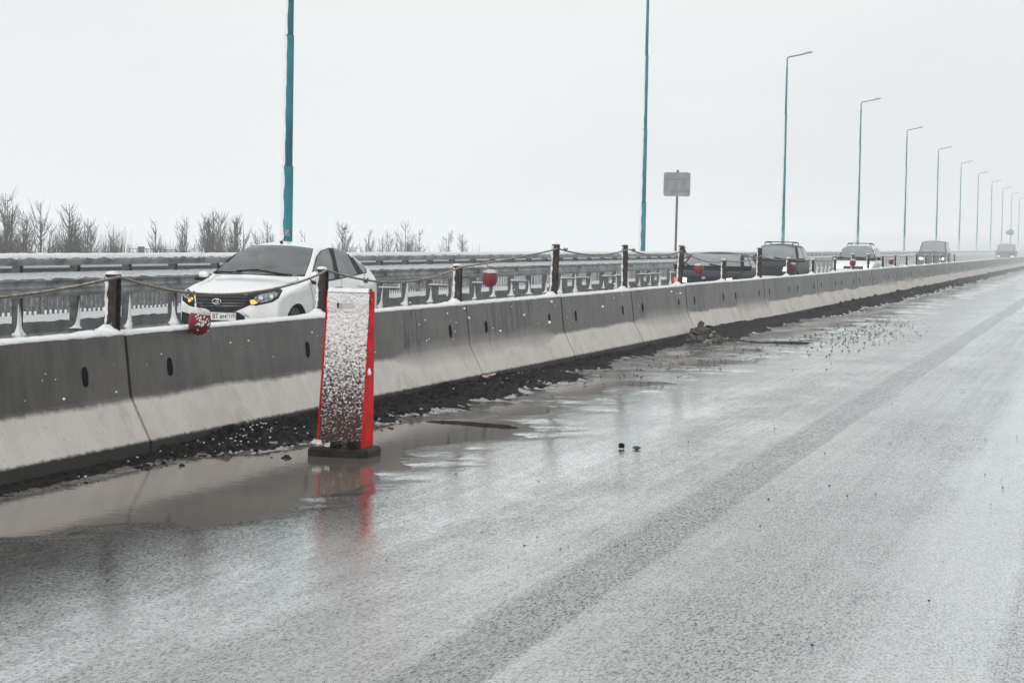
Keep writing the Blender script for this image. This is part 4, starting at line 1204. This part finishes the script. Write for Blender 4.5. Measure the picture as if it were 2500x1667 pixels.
# seams and handles
for mir in (False, True):
    car.ribbon(crop([(1400, 600), (1418, 680), (1430, 760), (1430, 850)]), .009, 'door_gap', M['black'], mirror=mir)
    car.ribbon(crop([(1700, 552), (1705, 700), (1690, 850)]), .009, 'door_gap', M['black'], mirror=mir)
    car.ribbon(crop([(1918, 500), (1926, 640), (1905, 760)]), .009, 'door_gap', M['black'], mirror=mir)
    car.ribbon(crop([(1122, 642), (1180, 602), (1282, 568), (1284, 552), (1250, 540)]), .009, 'bonnet_gap', M['black'], mirror=mir)
    for (x, y, col) in ((1668, 640, 'dark_plastic'), (1888, 614, 'white_paint')):
        h = bcast(crop([(x, y)])[0])[0]
        mb = MB(); sgn = -1 if mir else 1
        mb.tube([(sgn * (h.x - .005), h.y - .10, h.z), (sgn * (h.x + .03), h.y - .08, h.z), (sgn * (h.x + .035), h.y + .06, h.z), (sgn * (h.x - .005), h.y + .09, h.z)], .016, 8)
        mb.build('door_handle', M[col], car.root)
    # mirrors
    sgn = -1 if mir else 1
    mb = MB(); bm = bmesh.new(); bmesh.ops.create_uvsphere(bm, u_segments=20, v_segments=12, radius=1)
    sup = lambda c, p: math.copysign(abs(c) ** p, c)
    up_v = []; 
    for v in bm.verts: up_v.append((sgn * ((.89 if mir else .94) + (.085 if mir else .115) * sup(v.co.x, .7)), 1.30 + .055 * sup(v.co.y, .8) + .02 * v.co.x, (.985 if mir else 1.0) + (.047 if mir else .075) * sup(v.co.z, .75)))
    mb.add(up_v, [tuple(v.index for v in f.verts) for f in bm.faces], True)
    mo = mb.build('door_mirror', M['white_paint'], car.root); bm.free()
    mb = MB(); mb.tube([(sgn * .79, 1.33, .93), (sgn * .88, 1.31, .915), (sgn * 1.03, 1.30, .925)], [.03, .035, .022], 10); mb.build('mirror_arm', M['dark_plastic'], mo)
# wipers
def onbody(p, off=.02):
    h = bcast(crop([p])[0]); n_ = h[1] if h[1].dot(h[0] - cam_l) < 0 else -h[1]
    return h[0] + n_ * off
for pl_ in ([(1230, 530), (1060, 505), (890, 474), (700, 486)], [(745, 500), (650, 498), (530, 492), (480, 500)]):
    mb = MB(); mb.tube([onbody(p, .022) for p in pl_], .009, 6)
    mb.tube([onbody(p, .014) for p in [(pl_[0][0] - 90, pl_[0][1] - 2)] + pl_[1:]], .007, 5); mb.build('wiper', M['black'], car.root)
mb = MB(); ab = car.fullbvh.ray_cast(Vector((.02, 2.06, 3)), Vector((0, 0, -1)))[0]; mb.tube([ab, ab + Vector((0, -.03, .02))], .022, 8); mb.tube([ab + Vector((0, -.02, .02)), ab + Vector((.10, .08, .19))], [.006, .003], 6); mb.build('antenna', M['black'], car.root)
car.ribbon(crop([(728, 240), (640, 300), (560, 370), (440, 500)]), .014, 'pillar_trim', M['black'], off=.005)
car.px(crop([(2035, 545), (2062, 600), (2066, 660), (2056, 650), (2034, 560)]), 'tail_light', M['red'], off=.005, res=3)
# cabin
mb = MB(); mb.box((0, 1.55, .90), (1.36, .5, .06)); mb.box((0, 1.38, .94), (1.3, .2, .06)); mb.box((0, 2.4, .45), (1.4, 2.2, .1)); mb.box((0, 3.3, .75), (1.35, .1, .7)); bevel(mb.build('dashboard', M['seat'], car.root), .02)
for sx_ in (-.36, .36):
    mb = MB(); mb.box((sx_, 2.42, .82), (.48, .14, .58)); mb.box((sx_, 2.2, .52), (.48, .5, .14)); mb.box((sx_, 2.45, 1.17), (.25, .09, .17)); bevel(mb.build('seat', M['seat'], car.root), .05, 3)
mb = MB(); mb.tube([(.36 + .18 * math.cos(a), 1.80 + .06 * math.sin(a), .93 + .17 * math.sin(a)) for a in np.linspace(0, 2 * math.pi, 24)], .014, 6, cap=False); mb.box((.36, 1.80, .93), (.30, .03, .05)); mb.build('steering_wheel', M['dark_plastic'], car.root)

def person(loc, rz, lab, jacket, arms=True):
    r = empty('person', loc, rz); tag(r, lab, 'person', 'people sitting in the white hatchback')
    me_ = bpy.data.meshes.new('body'); 
    J = [(0, 0, 0, .15, .12), (0, .02, .22, .17, .12), (0, .03, .42, .19, .11), (0, .02, .52, .07, .07), (0, .0, .58, .055, .055), (0, -.015, .66, .08, .095), (0, -.015, .75, .085, .10), (0, -.01, .81, .06, .07)]
    E_ = [(i, i + 1) for i in range(7)]
    J += [(.20, .02, .44, .06, .06), (.26, -.10, .24, .045, .045), (.14, -.34, .26, .035, .035), (.13, -.42, .30, .03, .03)]; E_ += [(2, 8), (8, 9), (9, 10), (10, 11)]
    J += [(-.20, .02, .44, .06, .06), (-.26, -.10, .24, .045, .045), (-.14, -.34, .26, .035, .035), (-.13, -.42, .30, .03, .03)]; E_ += [(2, 12), (12, 13), (13, 14), (14, 15)]
    J += [(.12, -.2, -.02, .085, .085), (.14, -.48, .02, .06, .06), (-.12, -.2, -.02, .085, .085), (-.14, -.48, .02, .06, .06)]; E_ += [(0, 16), (16, 17), (0, 18), (18, 19)]
    me_.from_pydata([j[:3] for j in J], E_, []); o = bpy.data.objects.new('body', me_); COL.objects.link(o); o.parent = r
    sk_ = o.modifiers.new('skin', 'SKIN'); o.modifiers.new('sub', 'SUBSURF').render_levels = 2
    for i, j in enumerate(J):
        me_.skin_vertices[0].data[i].radius = (j[3], j[4])
    me_.skin_vertices[0].data[0].use_root = True
    me_.materials.append(M['skin'])
    mb = MB(); mb.lathe([(.15, -.02), (.185, .2), (.205, .40), (.17, .47), (.07, .52)], n=20); vs = mb.v; mb.v = [(x, y * .72 + .02, z) for x, y, z in vs]
    mb.tube([(.20, .02, .44), (.27, -.10, .23), (.16, -.30, .25)], [.07, .055, .045], 10); mb.tube([(-.20, .02, .44), (-.27, -.10, .23), (-.16, -.30, .25)], [.07, .055, .045], 10)
    mb.build('jacket', jacket, r)
    mb = MB(); mb.lathe([(.098, .69), (.102, .75), (.085, .82), (.045, .85), (.001, .858)], (0, .015, 0), 18); mb.build('hair', M['hair'], r)
    mb = MB()
    for sx2 in (-1, 1): mb.lathe([(.001, -.010), (.012, 0), (.001, .010)], (sx2 * .03, -.108, .715), 8)
    mb.build('eyes', M['black'], r)
    mb = MB(); mb.tube([(0, -.10, .72), (0, -.128, .69), (0, -.105, .68)], .012, 6); mb.tube([(-.022, -.103, .655), (0, -.108, .652), (.022, -.103, .655)], .006, 6); mb.build('nose_and_mouth', M['skin'], r)
    return r
Mw = car.Mw
for sx_, lab, jk in ((.36, 'driver in a dark jacket behind the windscreen of the white hatchback, hands on the wheel', M['jacket']), (-.36, 'front passenger dimly visible behind the windscreen of the white hatchback', simple('light_jacket', (.32, .31, .30), .9))):
    person(Mw @ Vector((sx_, 2.26, .50)), -.024, lab, jk)

# --- generic oncoming cars
def gen_car(name, lab, loc, paint, L_, hood, beltz, roofz, hw_, cow, wst, rft, rearb, lamp, white_rails=False, extra=None, hoodf=.66, tum=.40):
    c_ = [(.28, .22), (.08, .25), (.0, .40), (.0, .55), (.04, hoodf), (.14, hoodf + .08), (.5, hood - .06), (cow - .08, hood), (cow, hood + .03), ((cow + wst) / 2, (hood + roofz) / 2 + .02), (wst, roofz - .06), (wst + .3, roofz - .01), (wst + .9, roofz), (rft - .4, roofz - .01), (rft, roofz - .06), ((rft + rearb) / 2, (roofz + beltz) / 2), (rearb, beltz + .02), (max(L_ - .04, rearb + .01), beltz - .03), (L_, .75), (L_, .45), (L_ - .12, .25), (L_ * .66, .22), (L_ * .33, .22)]
    n_ = len(c_)
    a_ = [.12, .15, .16, .16, .15, .12, .05, .06, .08, .08, .06, .03, 0, 0, -.03, -.04, -.05, -.06, -.08, -.08, -.06, 0, 0]
    cr_ = [0, 0, 0, 0, 0, .01, .03, .03, .02, .03, .04, .05, .05, .05, .04, .03, .02, 0, 0, 0, 0, 0, 0]
    W_ = [(0, hw_ - .12), (.3, hw_ - .04), (.8, hw_), (L_ - .7, hw_), (L_, hw_ - .09)]
    k = Car(name, loc, 0, c_, a_, cr_, W_, beltz - .02, tum, paint, [(.82, .31, .34), (L_ - .95, .31, .34)])
    tag(k.root, lab, 'car', 'cars driving on the far carriageway')
    k.finish()
    wb = k.hx(cow, hood) - .10; wt = k.hx(wst, roofz - .1) - .09
    k.front([(-wb - .09, hood - .04), (wb + .09, hood - .04), (wt + .07, roofz - .035), (-wt - .07, roofz - .035)], 'windscreen_surround', M['black'], off=.003, res=.06)
    wso = k.front([(-wb, hood + .07), (wb, hood + .07), (wt, roofz - .065), (-wt, roofz - .065)], 'windscreen', M['front_glass'], off=.008, res=.06)
    for sd in (-1, 1):
        k.side([(cow + .12, beltz + .02), (rearb - .35, beltz + .03), (rft - .15, roofz - .14), (wst + .15, roofz - .13)], 'side_windows', M['tint'], sd, off=.006, res=.08)
        k.side([((cow + rearb) / 2 - .03, beltz), ((cow + rearb) / 2 + .06, beltz), ((cow + rearb) / 2 + .02, roofz - .12), ((cow + rearb) / 2 - .07, roofz - .12)], 'door_pillar', paint, sd, off=.012, res=.08)
        hz = hoodf - .03
        hl = k.front([(sd * (hw_ - .42), hz - .06), (sd * (hw_ - .15), hz - .05), (sd * (hw_ - .15), hz + .08), (sd * (hw_ - .40), hz + .06)], 'headlight', lamp, off=.006, res=.04)
        mb = MB(); mb.box((sd * (hw_ + .06), cow + .22, beltz + .03), (.22, .10, .13)); bevel(mb.build('door_mirror', M['dark_plastic'], k.root), .03, 3)
        mb = MB(); y1 = cow - .04
        mb.tube([(sd * .45 - .1, y1 - .02, hood + .05), (sd * .3 - .35 * 1, y1 + .05, hood + .12)], .02, 6); mb.build('wiper', M['black'], k.root)
    k.front([(-.42, hoodf - .12), (.42, hoodf - .12), (.40, hoodf - .02), (-.40, hoodf - .02)], 'grille', M['dark_plastic'], off=.006, res=.05)
    mb = MB(); mb.box((0, -.04, .42), (.52, .01, .112)); mb.build('number_plate', M['plate'], k.root)
    if white_rails:
        for sd in (-1, 1):
            xr = k.hx(wst + .5, roofz - .03) - .14
            mb = MB(); mb.tube([(sd * xr, wst + .1, roofz - .03), (sd * xr, wst + .2, roofz + .04), (sd * xr, rft - .4, roofz + .04), (sd * xr, rft - .2, roofz - .03)], .018, 8); mb.build('roof_rail', M['dark_plastic'], k.root)
        mb = MB()
        for yy in (wst + .35, wst + 1.2): mb.tube([(-xr, yy, roofz + .06), (xr, yy, roofz + .06)], .018, 8)
        mb.build('roof_bar', M['dark_plastic'], k.root)
    return k
c2 = gen_car('dark_saloon', 'dark blue grey saloon car behind the tall post with knotted rope', (-9.75, 51.3, 0), M['dark_paint'], 4.2, .92, .92, 1.36, .85, 1.05, 1.72, 3.0, 3.75, M['cream_lamp'], hoodf=.66, tum=.36)
hz = .63
c2.front([(-.80, hz - .06), (-.70, hz - .06), (-.70, hz + .07), (-.80, hz + .06)], 'indicator', M['orange_lens'], off=.010, res=.04)
em = MB(); em.tube([(0 + .05 * math.cos(a), .035, .70 + .02 * math.sin(a)) for a in np.linspace(0, 6.283, 16)], .006, 5, cap=False); em.build('emblem', M['chrome'], c2.root)
c3 = gen_car('grey_estate_car', 'dark grey estate car with roof rails and bright headlamp, following the dark saloon', (-11.2, 71.3, 0), M['suv_paint'], 4.4, 1.0, 1.0, 1.60, .86, 1.1, 1.75, 3.6, 4.2, M['white_lamp'], white_rails=True, hoodf=.74, tum=.34)
c4 = gen_car('pale_car', 'white car with lit headlamps, pale in the haze beyond the lanterns', (-9.8, 84, 0), M['white_paint'], 4.3, 1.02, 1.02, 1.62, .84, 1.05, 1.75, 3.5, 4.15, M['white_lamp'], hoodf=.76, tum=.36, white_rails=True)
c5 = gen_car('dark_van', 'dark van with yellowish headlamps, blurred by the spray', (-10.5, 132, 0), M['van_paint'], 4.8, 1.20, 1.15, 1.98, .92, .95, 1.5, 4.5, 4.7, M['yellow_lamp'], hoodf=.86, tum=.2)
c6 = gen_car('distant_van', 'small grey van at the right edge, the farthest vehicle in the haze', (-8.7, 193, 0), M['van_paint'], 4.8, 1.25, 1.2, 2.0, .90, .95, 1.5, 4.5, 4.7, M['cream_lamp'], hoodf=.86, tum=.2)

# ------------------------------------------------------------------ trees beyond the bridge
def tree(px, top, wpx, dist, seed, lab, dense):
    d = pray(px, 600); t = dist / math.hypot(d.x, d.y); base = Vector((d.x * t, d.y * t, -6.2))
    dt = pray(px, top); tt = dist / math.hypot(dt.x, dt.y); zt = HC + dt.z * tt
    Ht = zt + 6.2; Wd = wpx / 5000 * dist
    r = empty('bare_tree', base); rs_ = random.Random(seed); tag(r, lab, 'tree', 'bare trees beyond the bridge')
    mt, mc = MB(), MB()
    ns_ = 1 + int(2.6 * dense)
    fork = Ht * rs_.uniform(.28, .5)
    fz = lambda f, s_, b_: b_ + (Ht * s_ - b_) * f
    mt.tube([(0, 0, 0), (.04 * Wd, 0, fork * .5), (0, 0, fork)], [.13, .11, .09], 6, cap=False)
    stems = []
    for j in range(ns_ + 3):
        az = rs_.uniform(0, 6.283); sp = Wd * .5 * rs_.uniform(.15, 1.0) * (1 if j else .1); hs_ = rs_.uniform(.72, 1) if j else 1.
        b0 = fork * rs_.uniform(.45, 1)
        P_ = []
        for i in range(8):
            f = i / 7; o_ = sp * (f ** .75)
            P_.append(Vector((math.cos(az) * o_ + .05 * Wd * mnoise.noise((f * 5, seed, j)), math.sin(az) * o_, fz(f, hs_ * (1 - .12 * (sp / Wd)), b0))))
        mt.tube(P_, [max(.012, .062 * (1 - i / 7) ** .7 + .010) for i in range(8)], 5, cap=False)
        stems.append((P_, az))
    for P_, az0 in stems:
        for b_ in range(int(11 + 7 * dense)):
            f = rs_.uniform(.12, .96); i = min(6, int(f * 7)); p = P_[i].lerp(P_[i + 1], f * 7 - i)
            az = az0 + rs_.gauss(0, 1.5); ln = rs_.uniform(.5, 1.6) * (1.15 - f) * Ht / 9 * 1.6 + .25
            hx_ = ln * rs_.uniform(.22, .6)
            e = p + Vector((math.cos(az) * hx_, math.sin(az) * hx_, ln)); e.z = min(e.z, Ht * rs_.uniform(.93, 1.0))
            mid = p.lerp(e, .45) + Vector((math.cos(az) * hx_ * .2, math.sin(az) * hx_ * .2, -.08 * ln))
            mc.tube([p, mid, e], [.022, .016, .008], 4, cap=False)
            for t_ in range(4):
                g_ = rs_.uniform(.15, 1); q_ = p.lerp(mid, g_ / .5) if g_ < .5 else mid.lerp(e, (g_ - .5) / .5)
                a2 = az + rs_.uniform(-1.6, 1.6); l2 = rs_.uniform(.25, .8) * (Ht / 9)
                e2 = q_ + Vector((math.cos(a2) * l2 * .5, math.sin(a2) * l2 * .5, l2 * rs_.uniform(.5, 1)))
                mc.tube([q_, q_.lerp(e2, .5) + Vector((math.cos(a2) * .05, 0, -.03)), e2], [.013, .010, .006], 3, cap=False)
    mt.build('trunk', M['bark'], r); mc.build('crown', M['bark'], r)
T = [(12, 470, 62, 120, 2.0, 'tall dense'), (57, 512, 42, 122, 1.0, 'narrow'), (100, 492, 46, 118, .5, 'open forked'), (168, 498, 50, 120, 2.0, 'tall bushy'), (213, 530, 50, 128, 1.2, 'rounded'),
     (278, 548, 44, 130, .5, 'small open'), (380, 538, 60, 135, 1.2, 'wide'), (456, 530, 42, 138, 1.0, 'pointed'), (520, 518, 70, 135, 2.0, 'broad dense'), (575, 524, 50, 138, 1.2, 'bushy'), (652, 538, 60, 145, 1.0, 'low wide'),
     (745, 566, 28, 150, .5, 'very small'), (835, 543, 60, 150, 1.2, 'twiggy'), (900, 558, 50, 155, 1.0, 'low'), (945, 560, 40, 160, .6, 'thin'), (990, 545, 46, 165, 1.0, 'slender'), (1022, 558, 24, 168, .4, 'spindly'), (1095, 565, 34, 180, .6, 'faint'), (1130, 569, 36, 185, .6, 'faintest')]
where = {0: 'at the left edge of the photo', 1: 'just right of the tallest one at the left edge', 2: 'with a clear V of limbs, third from the left', 3: 'with many upright stems, fourth from the left', 4: 'touching the bushy fourth tree on its right side',
         5: 'standing alone between two wider gaps', 6: 'behind the small walkway on the skyline', 7: 'left of the broad dense one, above the rail', 8: 'above the left side of the white hatchback bonnet', 9: 'just right of the broad dense one', 10: 'left of the nearest teal lamp pole',
         11: 'peeping over the roof of the white hatchback right of the pole', 12: 'above the rear of the white hatchback', 13: 'first one clear of the hatchback on the right', 14: 'between a low one and a slender one', 15: 'tallest right of the hatchback', 16: 'single stem right of the slender one', 17: 'left one of the last pair toward the right', 18: 'last one toward the right, in the haze'}
for i, (px_, tp, w_, ds, dn, kind_) in enumerate(T):
    tree(px_, tp, w_, ds, i * 13 + 1, '%s bare tree %s' % (kind_, where[i]), dn)
# brushwood under them
mb = MB()
for i in range(2600):
    px_ = rs.choice([rs.uniform(-40, 300), rs.uniform(-40, 640), rs.uniform(300, 1180)]); ds = rs.uniform(118, 215); d = pray(px_, 600); t = ds / math.hypot(d.x, d.y)
    b_ = Vector((d.x * t, d.y * t, -6.2)); hh2 = rs.uniform(5.0, 7.6) * (1 if px_ < 300 or 440 < px_ < 660 else .9) * (1 + .12 * math.sin(px_ * .05))
    for q_ in range(3):
        lx, ly = rs.uniform(-.7, .7), rs.uniform(-.7, .7)
        mb.tube([b_, b_ + Vector((lx * .4, ly * .4, hh2 * .6)), b_ + Vector((lx, ly, hh2 * rs.uniform(.8, 1)))], [.022, .015, .006], 3, cap=False)
tag(mb.build('brushwood', M['bark']), 'thicket of bare brushwood growing between the trees beyond the bridge', 'brushwood', kind='stuff')

# distant walkway on the skyline
wk = empty('walkway', (0, 0, 0)); tag(wk, 'small distant railed walkway with a cabin on the skyline between the bare trees', 'walkway')
d = pray(372, 605); t = 150 / math.hypot(d.x, d.y); wk.location = (d.x * t, d.y * t, 0); wk.rotation_euler = (0, 0, math.atan2(d.y, d.x) - math.pi / 2)
mb = MB(); mb.box((0, 0, -3.1), (3.4, .8, 6.2)); mb.build('base', M['deck'], wk)
mb = MB(); mb.box((-.8, 0, .2), (.5, .6, .45)); mb.build('cabin', M['post_steel'], wk)
mb = MB()
for i in range(14): mb.tube([(-1.6 + i * .245, -.3, 0), (-1.6 + i * .245, -.3, .28)], .02, 4)
mb.tube([(-1.65, -.3, .28), (1.65, -.3, .22)], .025, 5); mb.tube([(-1.65, -.3, 0), (-1.65, -.3, .45), (-1.35, -.3, .45)], .02, 4); mb.build('railing', M['post_steel'], wk)

# ------------------------------------------------------------------ falling snow
mb = MB()
for i in range(170):
    px_ = rs.uniform(0, 1700); py_ = rs.uniform(790 - px_ * .07, 1000 - px_ * .15); ds = rs.uniform(5, 30)
    p = Vector((0, 0, HC)) + pray(px_, py_) * ds
    if p.z < .1 or p.x < FX + .1: continue
    s = rs.uniform(.0015, .0042)
    rock(mb, tuple(p), s, i, 1)
tag(mb.build('snowflakes', M['snow']), 'scattered white snowflakes falling through the air', 'snowflakes', kind='stuff')

# ------------------------------------------------------------------ air
m, nt, b = newmat('haze'); nt.nodes.remove(b)
pv = N(nt, 'ShaderNodeVolumePrincipled'); pv.inputs['Color'].default_value = (.97, .985, 1, 1); pv.inputs['Density'].default_value = .0013
L(nt, pv.outputs[0], nt.nodes['Material Output'].inputs['Volume'])
mb = MB(); mb.box((-550, 960, 3.8), (2700, 2400, 22)); hz_ = mb.build('haze', m); tag(hz_, kind='stuff')

m, nt, b = newmat('road_spray'); nt.nodes.remove(b)
pv = N(nt, 'ShaderNodeVolumePrincipled'); pv.inputs['Color'].default_value = (.97, .985, 1, 1); pv.inputs['Density'].default_value = .0045
L(nt, pv.outputs[0], nt.nodes['Material Output'].inputs['Volume'])
mb = MB(); mb.box((-7, 330, .9), (23, 500, 2.6)); tag(mb.build('spray', m), 'low mist of road spray hanging over the distant carriageways', 'spray', kind='stuff')

# ------------------------------------------------------------------ light
SUN_EL, SUN_AZ = R(38), R(200)
w = bpy.data.worlds.new('World'); scene.world = w; w.use_nodes = True; nt = w.node_tree
bg = nt.nodes['Background']
sky = N(nt, 'ShaderNodeTexSky', sky_type='NISHITA'); sky.sun_disc = False; sky.sun_elevation = SUN_EL; sky.sun_rotation = SUN_AZ
sky.air_density = 1; sky.dust_density = 6
hs = N(nt, 'ShaderNodeHueSaturation'); hs.inputs['Saturation'].default_value = .12; L(nt, sky.outputs[0], hs.inputs['Color'])
tcw = N(nt, 'ShaderNodeTexCoord').outputs['Generated']
cl = noise_node(nt, tcw, 2.6, 6, .55, (1, 1, 3.2))
cloud = mixc(nt, ramp(nt, cl, [(.3, 0), (.7, 1)]), (6.95, 7.25, 7.4), (7.85, 8.05, 8.05))
L(nt, mixc(nt, .93, hs.outputs[0], cloud), bg.inputs['Color'])
bg.inputs['Strength'].default_value = .122
sl = bpy.data.lights.new('Sun', 'SUN'); sl.energy = 1.0; sl.angle = R(25); sl.color = (1, .97, .93)
so = bpy.data.objects.new('Sun', sl); COL.objects.link(so)
dirv = Vector((math.sin(SUN_AZ) * math.cos(SUN_EL), math.cos(SUN_AZ) * math.cos(SUN_EL), math.sin(SUN_EL)))
so.rotation_euler = dirv.to_track_quat('Z', 'Y').to_euler()
so.location = (0, 0, 40)

vs_ = scene.view_settings; vs_.view_transform = 'Standard'; vs_.look = 'None'; vs_.exposure = 0; vs_.gamma = 1
scene.render.engine = 'CYCLES'
scene.cycles.volume_bounces = 3; scene.cycles.max_bounces = 10; scene.cycles.transparent_max_bounces = 12
scene.render.resolution_x = 1024; scene.render.resolution_y = 682
